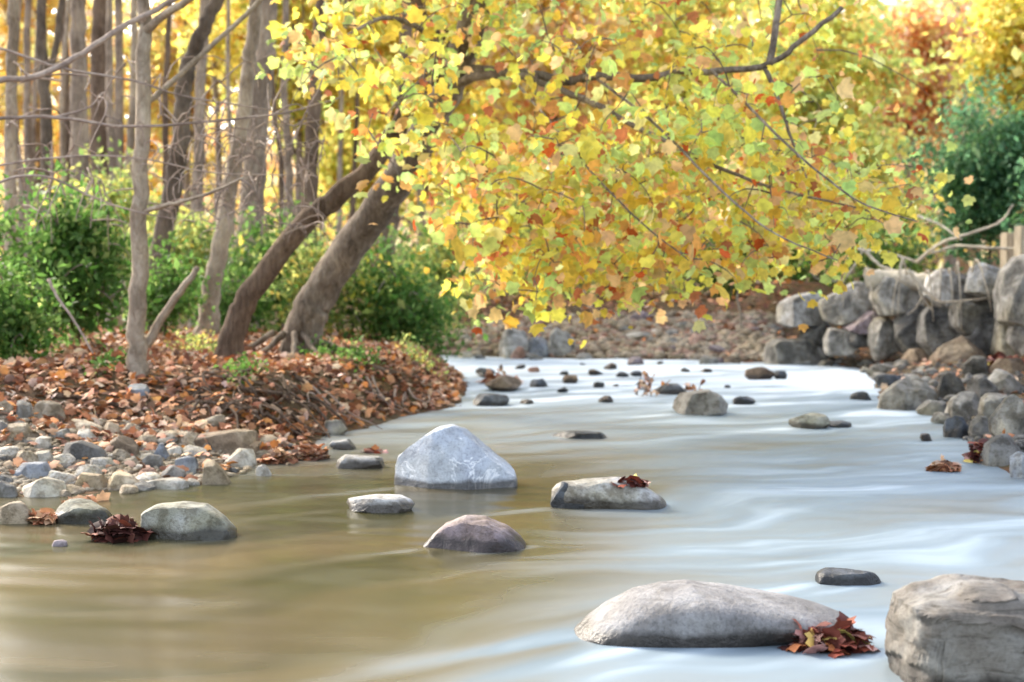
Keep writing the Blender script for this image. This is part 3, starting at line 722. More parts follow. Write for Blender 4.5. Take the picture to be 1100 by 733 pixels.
# fine gravel nobody could count
def pebbles(name, region, n, smin, smax, mat, test, mats):
    V, Fc = ico(1); mb = MB()
    x0, y0, x1, y1 = region; k = 0
    while k < n:
        px = random.uniform(x0, x1); py = random.uniform(y0, y1)
        if not test(px, py): continue
        q = ghit(px, py, 7, 40); s = random.uniform(smin, smax); k += 1
        R = rng.normal(size=(3, 3)) * .12 + np.eye(3)
        mb.add((V * s * np.array([1, 1, .55])) @ R + q + np.array([0, 0, s * .1]), Fc)
    return tag(mb.build(name, mat), 'fine gravel and pebbles between larger stones on the left bank' if 'left' in name else None, None, None, 'stuff')
g1 = pebbles('gravel', (-30, 440, 330, 530), 2600, .015, .045, ROCK['tan'], t_left, None); tag(g1, 'fine tan gravel filling the gaps between stones on the gravel bank')
g2 = pebbles('gravel', (470, 335, 838, 388), 800, .04, .13, ROCK['rust'], t_far, None); tag(g2, 'fine reddish gravel between the stones of the far bank')
g4 = pebbles('gravel', (470, 335, 838, 388), 1100, .05, .15, ROCK['tan'], t_far, None); tag(g4, 'coarse tan grey rubble covering the slope of the far bank')
g3 = pebbles('gravel', (885, 370, 1100, 505), 900, .02, .05, ROCK['dark'], t_right, None); tag(g3, 'fine dark gravel between the rocks of the rocky shore')

# ------------------------------------------------------------------ fallen leaves
def litter(name, label, xr, yr, n, keep, size, pal, mat=DRY):
    out = []
    while sum(map(len, out)) < n:
        x = rng.uniform(*xr, 4000); y = rng.uniform(*yr, 4000); d = sdist(x, y)
        k = keep(x, y, d) > rng.random(4000)
        out.append(np.stack([x[k], y[k]], 1))
    p = np.concatenate(out)[:n]; z = ground_z(p[:, 0], p[:, 1])
    pos = np.column_stack([p, z + rng.uniform(.0, .07, n)])
    o = leaf_cloud(name, pos, rng.uniform(*size, n), colours(n, pal, .35), 'lobed', mat, up=.6, droop=0, flat=.35)
    return tag(o, label, kind='stuff')
def keepL(x, y, d):
    steep = sm((y - 10.8) / 1.6)
    lo = 1.5 * (1 - steep) + .05 * steep
    return np.where((d > 0) & (x < .5), sm((d - lo) / (.5 - .4 * steep)) * (1 - .75 * sm((d - 4) / 4)) + .16 * (d > .1), 0)
litter('leaf_litter', 'brown and orange fallen leaves covering the bank below the trees', (-9, .6), (9.5, 26), 27000, keepL, (.05, .11), 'dry')
litter('leaf_litter', 'scattered fallen leaves between the stones of the far bank', (-3, 6), (27, 34), 1900, lambda x, y, d: (d > .15) * 1.0, (.08, .14), 'dry')
litter('leaf_litter', 'red brown fallen leaves caught among the rocks of the rocky shore', (3.6, 11), (4, 28), 2300, lambda x, y, d: (d > .1) * np.where(y < 10.5, 1.0, .4), (.06, .11), 'dry')

def leaf_pile(label, box, n, size, pal, Y=None, z=None, hump=.5, mat=DRY):
    x0, y0, x1, y1 = box; cx = (x0 + x1) / 2
    b = ghit(cx, y1) if Y is None else P(cx, y1, Y)
    k = b[1] / F; w = (x1 - x0) * k / 2; h = (y1 - y0) * k
    a = rng.uniform(0, 6.28, n); r = np.sqrt(rng.random(n))
    px = np.cos(a) * r; py = np.sin(a) * r
    prof = np.sqrt(np.clip(1 - r * r, 0, 1))
    pos = np.column_stack([b[0] + px * w * .85, b[1] + w * .45 + py * w * .55, b[2] + .01 + prof * h * .7 * rng.uniform(.1, 1, n)])
    return tag(leaf_cloud('leaf_pile', pos, size * rng.uniform(.7, 1.2, n), colours(n, pal, .4), 'lobed', mat, up=2.2, droop=.1, origin=tuple(b)), label, 'leaf pile')
leaf_pile('heap of wet red and yellow leaves in the water beside the large smooth boulder', (846, 672, 944, 702), 150, .085, 'dryred')
leaf_pile('dark maroon wet leaf clump in front of the loaf shaped rock', (88, 556, 158, 582), 110, .1, 'drydark')
leaf_pile('brown leaf heap on the half covered rock in the shallows', (62, 534, 112, 552), 110, .09, 'drypale', Y=9.45)
leaf_pile('orange leaf drift on the small stones at the gravel tip', (280, 480, 320, 500), 90, .1, 'dry')
leaf_pile('brown leaf mound standing in the inlet beside the flat stone', (318, 474, 350, 494), 110, .1, 'dry')
leaf_pile('rust leaves lying on the flat stone at the gravel edge', (384, 484, 414, 492), 40, .09, 'dryred', Y=12.2)
leaf_pile('small russet leaf heap in the water off the rocky shore', (998, 492, 1034, 507), 70, .085, 'dry')
leaf_pile('red leaf drift against the overhanging flat rock', (1044, 464, 1076, 498), 140, .1, 'dryred')
leaf_pile('red brown leaves on top of the pale rock in midstream', (654, 514, 702, 523), 40, .08, 'dryred', Y=9.3)
leaf_pile('red leaves at the foot of the boulder wall by the photo edge', (1056, 374, 1104, 398), 120, .12, 'dryred')
leaf_pile('brown leaves caught on the leaf topped rock by the bank tip', (512, 398, 562, 414), 90, .12, 'dry', Y=20.3)
leaf_pile('pale leaves behind the tan rounded rock in the shallows', (30, 548, 62, 562), 50, .08, 'drypale')
leaf_pile('orange leaves floating between loaf shaped rock and leaf covered rock', (116, 540, 152, 556), 60, .09, 'drypale', Y=9.6)

# ------------------------------------------------------------------ trees
def wtube(mb, pts, r0, r1, sides=8, n=None, rough=.06, flare=0):
    n = n or max(6, len(pts) * 4)
    q = spline(pts, n); t = np.linspace(0, 1, n)
    rad = r0 + (r1 - r0) * t
    if flare: rad = rad * (1 + flare * np.exp(-t * n / 2.2))
    q[1:-1] += rng.normal(size=(n - 2, 3)) * min(r0, .1) * .12
    mb.tube(q, rad, sides, rough); return q
def make_tree(name, label, cat, trunks, limbs, clusters, per, lsize, pal, bark, shape='wide', spread=.45, group=None, twr=(.014, .004), sides=10, tside=4, up=.5, droop=.4, toward=None, leafmat=None, bare=None, flare=.5, coh=.55):
    """trunks/limbs: lists of (pts, r0, r1); clusters (n,3) leaf clump centres joined to the closest wood"""
    base = np.array(trunks[0][0][0], float); base[2] = min(base[2], gz(base[0], base[1]) + .0)
    root = empty(name, base); tag(root, label, cat, group)
    nodes = []
    mb = MB()
    for pts, r0, r1 in trunks:
        pts = [np.array(p, float) for p in pts]
        q = wtube(mb, pts, r0, r1, sides, max(14, len(pts) * 6), .07, flare); nodes.append(q[len(q) // 3:])
    mb.build('trunk', BARK[bark], root, base)
    if limbs:
        for pts, r0, r1 in limbs:
            lb = MB(); q = wtube(lb, pts, r0, r1, 7, None, .08); nodes.append(q)
            lb.build('limb', BARK[bark], root, base)
    nd = np.concatenate(nodes)
    if clusters is not None and len(clusters):
        cl = np.asarray(clusters)
        d0 = np.array([np.min(((nd - c) ** 2).sum(1)) for c in cl]); order = np.argsort(d0)
        tb = MB(); cap = np.zeros((len(nd) + len(cl) * 3, 3)); cap[:len(nd)] = nd; m_ = len(nd)
        LP = []; IDS = []
        for j, ci in enumerate(order):
            c = cl[ci]; dv = cap[:m_] - c; dd = (dv ** 2).sum(1) + np.where(dv[:, 2] > .3, .0, 0)
            q0 = cap[np.argmin(dd)]; L_ = math.sqrt(dd.min())
            mid = (q0 + c) / 2 + np.array([0, 0, .12 * L_]) + rng.normal(size=3) * .08 * L_
            tip = c + (c - mid) * .35 + np.array([0, 0, -.06])
            q = spline([q0, mid, c, tip], 6)
            tb.tube(q, np.linspace(min(twr[0], twr[0] * .5 + .01 * L_), twr[1], 6), tside, 0, False)
            cap[m_:m_ + 3] = q[[2, 3, 4]]; m_ += 3
            k = max(1, int(per * rng.uniform(.5, 1.5)))
            u = rng.random(k) ** .7
            base_p = np.array([np.interp(u * 5, range(6), q[:, a]) for a in range(3)]).T
            LP.append(base_p + rng.normal(size=(k, 3)) * np.array([spread, spread, spread * .75]) * (.35 + .65 * u[:, None])); IDS.append(np.full(k, j))
        tb.build('twig_sprays', BARK['twig' if bark != 'syc' else 'syc'], root, base)
        if per > 0 and pal:
            LP = np.concatenate(LP); IDS = np.concatenate(IDS)
            if isinstance(pal, tuple):
                mk = np.asarray(pal[2])[order][IDS]
                cc_ = np.where(mk[:, None], colours(len(LP), pal[1], .22, IDS, coh), colours(len(LP), pal[0], .22, IDS, coh))
            else: cc_ = colours(len(LP), pal, .22, IDS, coh)
            leaf_cloud('crown' if 'tree' in name or 'sapling' in name else 'foliage', LP, lsize * np.exp(rng.normal(0, .27, len(LP))), cc_, shape, leafmat or LEAF, root, base, up, droop, toward=toward)
    return root
def ell(n, c, r, shell=.55, rag=(.8, 1.08)):
    v = rng.normal(size=(n, 3)); v /= np.linalg.norm(v, axis=1)[:, None]
    rad = (shell + (1 - shell) * rng.random(n)) * rng.uniform(*rag, n)
    return np.asarray(c) + v * rad[:, None] * np.asarray(r)

# --- the leaning tree over the stream, with its own big spray of lobed leaves
def PP(l): return [P(*p) for p in l]
sy_base = ghit(318, 382)
Yb = sy_base[1]
syc_trunk = [(sy_base + np.array([0, 0, -.2]))] + PP([(330, 340, Yb), (352, 302, Yb), (402, 228, Yb - .3), (440, 172, Yb - .7), (470, 118, Yb - 1.1), (492, 70, Yb - 1.5), (508, 20, Yb - 2), (530, -60, Yb - 2.4), (560, -180, Yb - 2.6), (575, -320, Yb - 2.6)])
limbs = [
    ([sy_base + np.array([0.25, -0.07, .2]), sy_base + np.array([0.60, -0.18, .08]), sy_base + np.array([1.10, -0.33, -.08])], .045, .015),
    ([sy_base + np.array([0.12, -0.23, .28]), sy_base + np.array([0.30, -0.54, .08]), sy_base + np.array([0.55, -0.99, -.08])], .045, .015),
    ([sy_base + np.array([-0.12, -0.20, .28]), sy_base + np.array([-0.30, -0.48, .08]), sy_base + np.array([-0.55, -0.88, -.08])], .045, .015),
    ([sy_base + np.array([-0.25, -0.05, .28]), sy_base + np.array([-0.60, -0.12, .08]), sy_base + np.array([-1.10, -0.22, -.08])], .045, .015),
    ([sy_base + np.array([0.03, -0.25, .28]), sy_base + np.array([0.06, -0.60, .08]), sy_base + np.array([0.11, -1.10, -.08])], .045, .015),
    (PP([(478, 100, Yb - 1.2), (510, 82, Yb - 1.8), (570, 80, Yb - 2.6), (605, 88, Yb - 2.9), (640, 83, Yb - 3.2), (700, 84, Yb - 3.6), (730, 75, Yb - 3.8), (760, 77, Yb - 4), (822, 70, Yb - 4.2), (860, 45, Yb - 4.3), (905, 8, Yb - 4.4)]), .06, .022),
    (PP([(826, 70, Yb - 4.2), (832, 40, Yb - 4.1), (836, 0, Yb - 4), (842, -60, Yb - 4)]), .036, .03),
    (PP([(500, 72, Yb - 1.5), (545, 78, Yb - 2.4), (590, 92, Yb - 3), (640, 112, Yb - 3.6), (690, 140, Yb - 4.2), (760, 175, Yb - 4.6), (840, 205, Yb - 5), (930, 225, Yb - 5)]), .045, .008),
    (PP([(822, 74, Yb - 4.2), (836, 105, Yb - 4.4), (850, 150, Yb - 4.6), (870, 200, Yb - 4.6)]), .025, .008),
    (PP([(508, 20, Yb - 2), (560, -30, Yb - 2.6), (640, -60, Yb - 3.2), (740, -80, Yb - 3.6), (860, -70, Yb - 4), (960, -30, Yb - 4)]), .09, .03),
    (PP([(452, 150, Yb - .8), (490, 160, Yb - 1.8), (530, 185, Yb - 3), (570, 225, Yb - 4), (600, 270, Yb - 4.6)]), .018, .005),
    (PP([(545, 78, Yb - 2.4), (590, 130, Yb - 4), (640, 190, Yb - 5), (690, 240, Yb - 5.4), (740, 280, Yb - 5.6)]), .016, .005),
    (PP([(640, 84, Yb - 3.2), (700, 130, Yb - 4.6), (770, 200, Yb - 5.6), (830, 250, Yb - 6), (900, 280, Yb - 6)]), .016, .005),
    (PP([(492, 70, Yb - 1.5), (450, 30, Yb - 2.6), (410, 20, Yb - 3.4), (370, 40, Yb - 4)]), .04, .012),
    (PP([(530, -60, Yb - 2.4), (500, -160, Yb - 3.4), (440, -200, Yb - 4)]), .05, .02),
    (PP([(760, 72, Yb - 4), (800, 110, Yb - 5), (850, 160, Yb - 5.8), (920, 215, Yb - 6), (985, 238, Yb - 6)]), .016, .005)]
# leaf clumps drawn from the volume of the hanging spray
cl = []
up_lo = lambda px: np.interp(px, [290, 360, 400, 440, 480, 540, 600, 660, 720, 780, 840, 900, 960, 1000], [100, 130, 170, 215, 290, 335, 348, 335, 318, 308, 302, 290, 262, 245])
while len(cl) < 660:
    px = rng.uniform(290, 1005); py = rng.uniform(-170, 345)
    if py > up_lo(px) - 12: continue
    ly = np.interp(px, [480, 570, 700, 822, 905], [95, 84, 78, 70, 8])
    if 480 < px < 905 and -16 < py - ly < 24 and rng.random() < .85: continue
    den = 1.0 if py > 150 else (.55 if py > 40 else .42)
    if px < 450: den *= .45 if py > 120 else .9
    if px < 385 and py > 120: continue
    if px > 880: den *= .6 if py > 150 else .18
    if px > 780 and py < 160: den *= .5
    if rng.random() > den: continue
    t = (px - 450) / 550
    cl.append(P(px, py, rng.uniform(Yb - 5.2, Yb - 1.8) - .3 * t + (1.6 if py < 40 else 0)))
for _ in range(150): cl.append(P(rng.uniform(250, 620), rng.uniform(-560, -170), rng.uniform(Yb - 5.5, Yb + 1)))  # unseen clumps above the frame, added to block sky reflected in the water
make_tree('sycamore_tree', 'thick grey leaning tree whose limbs of yellow, lime and orange leaves hang over the stream', 'tree',
          [(syc_trunk, .235, .12)], limbs, cl, 12, .098, ('syc', 'sycwarm', np.array([rng.random() < (.72 if c[2] < 2.4 else .3) for c in cl])), 'syc', 'lobed', spread=.25, up=.25, droop=.75, toward=(0, -.6, .25), sides=16, flare=.45, twr=(.009, .002), coh=.2)

# --- other trees of the left bank.  (label, trunk px path incl depth, r px at base, r px at top, bark)
def px_trunk(path, Y, up=True):
    b = ghit(path[0][0], path[0][1]) if Y is None else P(path[0][0], path[0][1], Y)
    Y = b[1]
    pts = [P(x, y, Y) for x, y in path]
    pts[0] = np.array([pts[0][0], Y, gz(pts[0][0], Y) - .15])
    return pts, Y
def left_tree(name, label, path, Y, rb, rt, bark, pal=None, ncl=0, per=0, cr=(2, 2, 2.5), extra=4.0, limbs=None, lsize=.12, group=None, seed=0, lean=None):
    pts, Y = px_trunk(path, Y)
    d = pts[-1] - pts[-2]; d = d / np.linalg.norm(d); d[2] = max(d[2], .5)
    top = pts[-1] + d * extra
    pts2 = pts + [top]
    cl = ell(int(ncl * 1.6), top + np.array([0, 0, .9]), np.array(cr) * 1.25, .3) if ncl else None
    k = Y / F
    lb = []
    for l in (limbs or []):
        lb.append(([P(x, y, Y + (dy if dy else 0)) for x, y, dy in l[0]], l[1] * k, l[2] * k))
    # forks near the top
    for j in range(4):
        q = pts[-1] + (top - pts[-1]) * rng.uniform(0, .6); e = rng.normal(size=3); e[2] = abs(e[2]) + .4; e /= np.linalg.norm(e)
        lb.append(([q, q + e * extra * .3, q + e * extra * .6 + np.array([0, 0, .3])], rt * k * .6, rt * k * .2))
    return make_tree(name, label, 'tree', [(pts2, rb * k, rt * k * .7)], lb, cl, per, lsize, pal, bark, 'simple' if per else 'oval', spread=.4, group=group, sides=12, up=.3, droop=.5)
left_tree('sapling', 'slim pale straight sapling at the bank edge with a dead stick leaning at its foot', [(148, 402), (148, 360), (150, 250), (153, 130), (155, 30), (155, -20)], None, 10.5, 8, 'pale', 'yellow', 75, 26, (2.6, 2.4, 2.0), 3.6,  # crown above the frame enlarged to keep sky reflection off the water
          [([(155, 36, 0), (175, 18, -.2), (200, 2, -.4), (240, -30, -.6)], 5, 3), ([(152, 228, 0), (175, 222, -.3), (205, 214, -.6), (240, 202, -.9), (262, 190, -1)], 3, 1), ([(156, 112, 0), (180, 92, .3), (215, 60, .5), (260, 20, .6), (285, -5, .6)], 3.4, 2.4)])
left_tree('tree', 'pale thin trunk standing alone at the photo edge behind the green bush', [(10, 340), (11, 250), (12, 120), (14, 0), (15, -40)], 20, 7.5, 6, 'pale', 'gold', 40, 14, (2.2, 2, 2.2), 3)
left_tree('tree', 'tall dark tree with a curved upper trunk bending over toward the stream', [(163, 345), (168, 290), (184, 210), (194, 150), (197, 100), (203, 68), (217, 35), (237, -5), (262, -50)], 21, 11.5, 8.5, 'dark', 'yellow', 40, 14, (2.4, 2, 2.2), 3)
left_tree('tree', 'pale grey smooth tree leaning slightly right, behind the brown leaning trunk', [(220, 352), (230, 300), (243, 230), (257, 150), (266, 80), (274, 10), (280, -40)], 19.5, 10.5, 7.5, 'pale', 'yellow', 50, 14, (2.2, 2, 2.4), 3.2)
left_tree('tree', 'rough brown broad trunk half hidden by twigs behind the pale grey tree', [(262, 345), (268, 250), (275, 150), (284, 60), (290, -40)], 24, 15, 12, 'grey', 'yellow', 60, 14, (3, 2.5, 2.6), 4)
left_tree('tree', 'wide grey trunk rising straight among the golden leaves', [(88, 300), (86, 200), (85, 100), (84, 0), (84, -50)], 28, 11, 9, 'grey', 'gold', 60, 14, (3, 3, 3), 5)
left_tree('tree', 'dark chocolate brown trunk with ragged bark behind the wide grey trunk', [(108, 290), (108, 200), (107, 100), (108, 20), (110, -50)], 31, 12, 10.5, 'brown', 'orange', 50, 14, (3, 3, 3), 5)
left_tree('tree', 'thin dark forked trunk between the pale edge trunk and wide grey trunk', [(55, 320), (53, 230), (50, 140), (46, 60), (44, -20)], 26, 8, 6, 'dark', 'gold', 40, 14, (2.4, 2.4, 2.2), 3, [([(48, 100, 0), (58, 60, 0), (64, 20, 0), (68, -20, 0)], 4, 3)])
left_tree('tree', 'brown bare trunk leaning steeply right across the foot of the thick grey leaning tree', [(243, 388), (252, 355), (270, 312), (318, 250), (365, 208), (405, 172), (440, 112), (470, 70)], None, 14, 11, 'brown', 'orange', 30, 14, (1.6, 1.6, 1.4), 1.6)
left_tree('tree', 'slim grey trunk in the woods between dark curved tree and pale leaning tree', [(210, 330), (212, 220), (215, 120), (219, 20), (221, -40)], 30, 7, 6, 'grey', 'yellow', 40, 14, (2.4, 2.4, 2.4), 4)
left_tree('tree', 'reddish brown short trunk rising from undergrowth behind the thick leaning tree', [(408, 350), (412, 300), (418, 250), (424, 190), (432, 120), (436, 40), (440, -40)], 23, 11, 7, 'brown', 'yellow', 50, 14, (2.4, 2.4, 2.4), 3)
left_tree('tree', 'grey slender tree far back between sapling and wide grey trunk', [(128, 300), (127, 200), (128, 90), (126, -40)], 36, 6, 5, 'grey', 'peach', 40, 14, (3, 3, 3), 5)
left_tree('tree', 'thin grey tree far back beside the pale edge trunk', [(30, 310), (31, 200), (29, 90), (31, -40)], 36, 5, 4, 'grey', 'orange', 40, 14, (3, 3, 3), 5)
left_tree('tree', 'dark trunk far back above the brown leaning trunk', [(330, 320), (333, 200), (338, 100), (346, 0), (350, -50)], 30, 9, 7, 'brown', 'yellow', 50, 14, (3, 3, 2.6), 4)

for j in range(13):
    px = [38, 66, 74, 118, 138, 178, 232, 248, 300, 312, 362, 376, 20][j]; Yj = rng.uniform(27, 40); r_ = rng.uniform(3, 5.5)
    left_tree('tree', 'slender grey brown trunk far back in the golden woods', [(px, 300), (px + rng.uniform(-4, 4), 200), (px + rng.uniform(-8, 8), 100), (px + rng.uniform(-12, 12), -40)], Yj, r_, r_ * .75, ['grey', 'pale', 'brown'][j % 3], 'orange', 22, 12, (2.4, 2.4, 2.4), 4, group='slender trunks of the golden woods')
# bare grey twigs reaching across the left woods from a leafless tree outside the frame
bx, by = -5.3, 13.6
bt = [np.array([bx, by, gz(bx, by) - .1]), np.array([bx + .05, by, 2.0]), np.array([bx - .05, by + .1, 4.0]), np.array([bx, by, 7.0])]
blimbs = []
for path, r0, r1 in [([(-60, 100), (0, 86), (40, 82), (85, 60), (130, 30), (165, 12), (200, -8)], 3.6, 2.8), ([(-60, 140), (0, 128), (60, 126), (130, 136), (210, 132), (300, 122), (365, 105)], 2.3, 1),
                     ([(-60, 40), (0, 52), (70, 74), (140, 86), (200, 104), (290, 118)], 1.8, .8), ([(-60, 240), (0, 196), (50, 190), (90, 208), (140, 226), (190, 236)], 1.7, .8),
                     ([(-60, 190), (10, 176), (80, 168), (150, 170), (230, 186), (320, 188)], 1.4, .6), ([(60, 126), (95, 116), (110, 100)], 1.6, .8)]:
    blimbs.append(([P(x, y, by - .2 + .002 * x) for x, y in path], r0 * by / F, r1 * by / F))
bc = np.array([P(rng.uniform(10, 350), rng.uniform(60, 245), by + rng.uniform(-.5, 2.5)) for _ in range(190)] + [P(rng.uniform(180, 350), rng.uniform(130, 250), by + rng.uniform(0, 3)) for _ in range(190)])
make_tree('leafless_tree', 'bare grey limbs and fine twigs reaching in across the woods above the green bush', 'tree', [(bt, .13, .06)], blimbs, bc, 0, .1, None, 'twig', twr=(.012, .0035))

# --- woods beyond
def back_tree(name, label, px, py, rx, rz, Y, pal, ncl, per, lsize, bark='grey', shape='wide', base_px=None, spread=.5, rpx=5, cat='tree', group=None, low=False, ry=.8, shell=.3, extra_limbs=6, coh=.6):
    k = Y / F; c = P(px, py, Y); bpx = base_px if base_px is not None else px
    b = P(bpx, 300, Y); z0 = gz(b[0], Y)
    base = np.array([b[0], Y, z0 - .15])
    top = np.array([c[0], Y, c[2] + rz * k * .5])
    tr = [base, base * .6 + top * .4 + rng.normal(size=3) * .1, top]
    cl = ell(ncl, c, (rx * k, rx * k * ry, rz * k), shell, (.55, 1.4) if cat == 'shrub' else (.75, 1.15))
    cl = cl[cl[:, 2] > ground_z(cl[:, 0], cl[:, 1]) + .15]
    lb = []
    for j in range(extra_limbs):
        t = rng.uniform(.25, .8); q = base + (top - base) * t; e = cl[rng.integers(len(cl))]
        lb.append(([q, (q + e) / 2 + np.array([0, 0, .1 * np.linalg.norm(e - q)]), e], rpx * k * .5, rpx * k * .15))
    return make_tree(name, label, cat, [(tr, rpx * k, rpx * k * .3)], lb, cl, per, lsize, pal, bark, shape, spread=spread, group=group, twr=(.018, .006), sides=8, tside=3, up=.4, droop=.4, coh=coh)
BT = [
    ('golden orange leafy tree filling the woods behind the pale edge trunk', 40, 60, 120, 170, 46, 'gold', 90, 60, .26),
    ('golden yellow leafy tree behind the dark curved trunk', 200, 50, 90, 150, 43, 'gold', 80, 60, .24),
    ('peach orange leafy tree behind the dark chocolate trunk', 120, 150, 95, 120, 50, 'peach', 70, 50, .26),
    ('yellow leafy tree behind the rough brown broad trunk', 320, 30, 115, 150, 38, 'yellow', 110, 60, .22),
    ('bright yellow leafy tree behind the top of the thick leaning tree', 455, 40, 110, 160, 40, 'yellow', 110, 60, .22),
    ('orange and peach tree behind the middle of the hanging limb', 600, 40, 115, 150, 37, 'orange', 100, 60, .2),
    ('yellow green tree behind the forked end of the hanging limb', 740, 30, 110, 170, 39, 'yelgreen', 110, 60, .2),
    ('tall yellow and lime tree at the bend before the red orange tree', 880, 110, 95, 190, 32, 'yelgreen', 130, 60, .17),
    ('red orange tree glowing beside the dark green bush', 975, 80, 80, 105, 46, 'redor', 100, 60, .22),
    ('golden yellow bough of leaves above the dark green bush at the photo edge', 1090, 50, 62, 95, 29, 'yellow', 60, 60, .17),
    ('pale peach tree far back above the red orange tree', 1020, 60, 100, 150, 62, 'cream', 130, 55, .32),
    ('orange tree far back behind yellow and lime tree', 830, 40, 120, 160, 58, 'orange', 90, 60, .32),
    ('yellow tree far back between orange peach tree and bright yellow tree', 530, 90, 120, 190, 56, 'yellow', 90, 60, .3),
    ('olive yellow tree far back behind the thick leaning tree', 390, 140, 100, 150, 52, 'yelgreen', 90, 60, .28),
    ('golden tree far back behind the hanging spray', 680, 130, 130, 170, 54, 'gold', 90, 60, .3),
]
for i, (lab, px, py, rx, rz, Y, pal, ncl, per, ls) in enumerate(BT):
    back_tree('autumn_tree', lab, px, py, rx, rz, Y, pal, ncl, per, ls, rpx=6, group='autumn trees of the far woods')
SH = [
    ('shrub', 'loose light green shrub filling the gap between sapling and curved dark tree', 172, 318, 40, 52, 18.5, 'green', 45, 40, .09, 'oval'),
    ('shrub', 'thin green shrub between pale grey tree and brown leaning trunk', 248, 318, 36, 58, 20.5, 'green', 40, 40, .1, 'oval'),
    ('shrub', 'pale olive shrub seen between the two leaning trunks', 335, 305, 40, 70, 21, 'olive', 50, 40, .1, 'oval'),
    ('shrub', 'ragged green shrub on the bank tip beside the last leaning trunk', 446, 345, 36, 42, 21, 'green', 45, 40, .09, 'oval'),
    ('shrub', 'yellow green shrub rising behind the bright green bush', 120, 225, 70, 60, 25, 'olive', 55, 40, .13, 'oval'),
    ('shrub', 'bright green leafy bush beside the slim pale sapling', 78, 285, 80, 96, 16.6, 'green', 115, 55, .1, 'oval'),
    ('shrub', 'low light green bush at the photo edge on the leafy bank', 8, 338, 52, 58, 14.6, 'green', 60, 45, .085, 'oval'),
    ('shrub', 'olive green thin bush between sapling and pale grey tree', 205, 285, 55, 75, 23, 'olive', 55, 40, .12, 'oval'),
    ('shrub', 'green shadowy bush behind the brown leaning trunk', 300, 290, 50, 80, 22, 'shrub', 60, 45, .12, 'oval'),
    ('shrub', 'deep green bush right of the thick leaning trunk', 415, 320, 55, 65, 21.5, 'shrub', 85, 45, .11, 'oval'),
    ('shrub', 'olive bush overhanging the bank tip under the first hanging leaves', 470, 290, 60, 85, 27.5, 'olive', 80, 45, .13, 'oval'),
    ('shrub', 'yellow green bush on the far bank below the hanging spray', 590, 275, 80, 75, 33, 'olive', 90, 45, .16, 'oval'),
    ('shrub', 'yellow leaved bush on the far bank between two green bushes', 690, 260, 80, 85, 34.5, 'yelgreen', 90, 45, .17, 'oval'),
    ('shrub', 'long green bush on the far bank running to the boulder wall', 800, 285, 95, 48, 31.5, 'shrub', 110, 45, .14, 'oval'),
    ('shrub', 'golden leaved low bush behind the start of the boulder wall', 915, 215, 80, 85, 30, 'yelgreen', 100, 50, .15, 'wide'),
    ('shrub', 'dense dark green bush above the boulder wall beneath the golden bough', 1062, 195, 66, 82, 26.5, 'dgreen', 170, 75, .12, 'oval'),
    ('shrub', 'dark bush at the photo edge behind the wooden posts', 1140, 230, 50, 60, 24.5, 'dgreen', 60, 60, .12, 'oval'),
    ('shrub', 'green brown scrub on the bank behind the driftwood log', 935, 275, 75, 32, 27.8, 'shrub', 60, 40, .13, 'oval'),
]
for nm, lab, px, py, rx, rz, Y, pal, ncl, per, ls, shp in SH:
    back_tree(nm, lab, px, py, rx, rz, Y, pal, ncl, per, ls, 'brown', shp, None, .2 if Y < 20 else .3, 2.2, 'shrub', None, shell=.25, coh=.4)
for lab, px, py, w in [('fern green tuft of weeds at the foot of the pale sapling', 120, 392, 16), ('small green tuft of weeds before the pale grey tree', 215, 380, 26), ('green weeds at the foot of the brown leaning trunk', 262, 402, 18), ('grassy green weeds between the two leaning trunks', 345, 386, 22),
                       ('green weeds around the base of the thick leaning tree', 385, 390, 26), ('low grey green grass on the bank tip', 450, 392, 26), ('light green weeds under the bush at the photo edge', 20, 392, 30), ('pale green seedlings beside the low edge bush', 48, 378, 18)]:
    q = ghit(px, py); n = 260; k = q[1] / F
    pos = q + np.column_stack([rng.normal(size=n) * w * k * .5, rng.normal(size=n) * .3, np.abs(rng.normal(size=n)) * w * k * .4])
    pos[:, 2] += ground_z(pos[:, 0], pos[:, 1]) - q[2]
    root = empty('weed_plant', q); tag(root, lab, 'plant')
    leaf_cloud('foliage', pos, rng.uniform(.04, .09, n), colours(n, 'green' if 'grey' not in lab else 'olive', .3), 'oval', LEAF, root, tuple(q), up=.5, droop=-.3)

# far woods that read as one mass
n = 44000
x = rng.uniform(-75, 75, n); y = rng.uniform(62, 105, n); ids = ((x + 80) // 5).astype(int) + 40 * ((y - 60) // 9).astype(int)
hgt = 11 + 5 * np.sin(x * .35 + y) + 3 * np.sin(x * .9)
z = ground_z(x, y) + rng.random(n) ** .8 * hgt
ids = ids - ids.min()
fw = leaf_cloud('woods', np.column_stack([x, y, z]), rng.uniform(.35, .8, n), np.where((rng.random(n) < .3)[:, None], colours(n, 'cream', .2, ids, .6), colours(n, 'orange', .25, ids, .6)), 'wide', LEAF, up=.4, droop=.4)
tag(fw, 'far off golden autumn woods closing the view', kind='stuff')

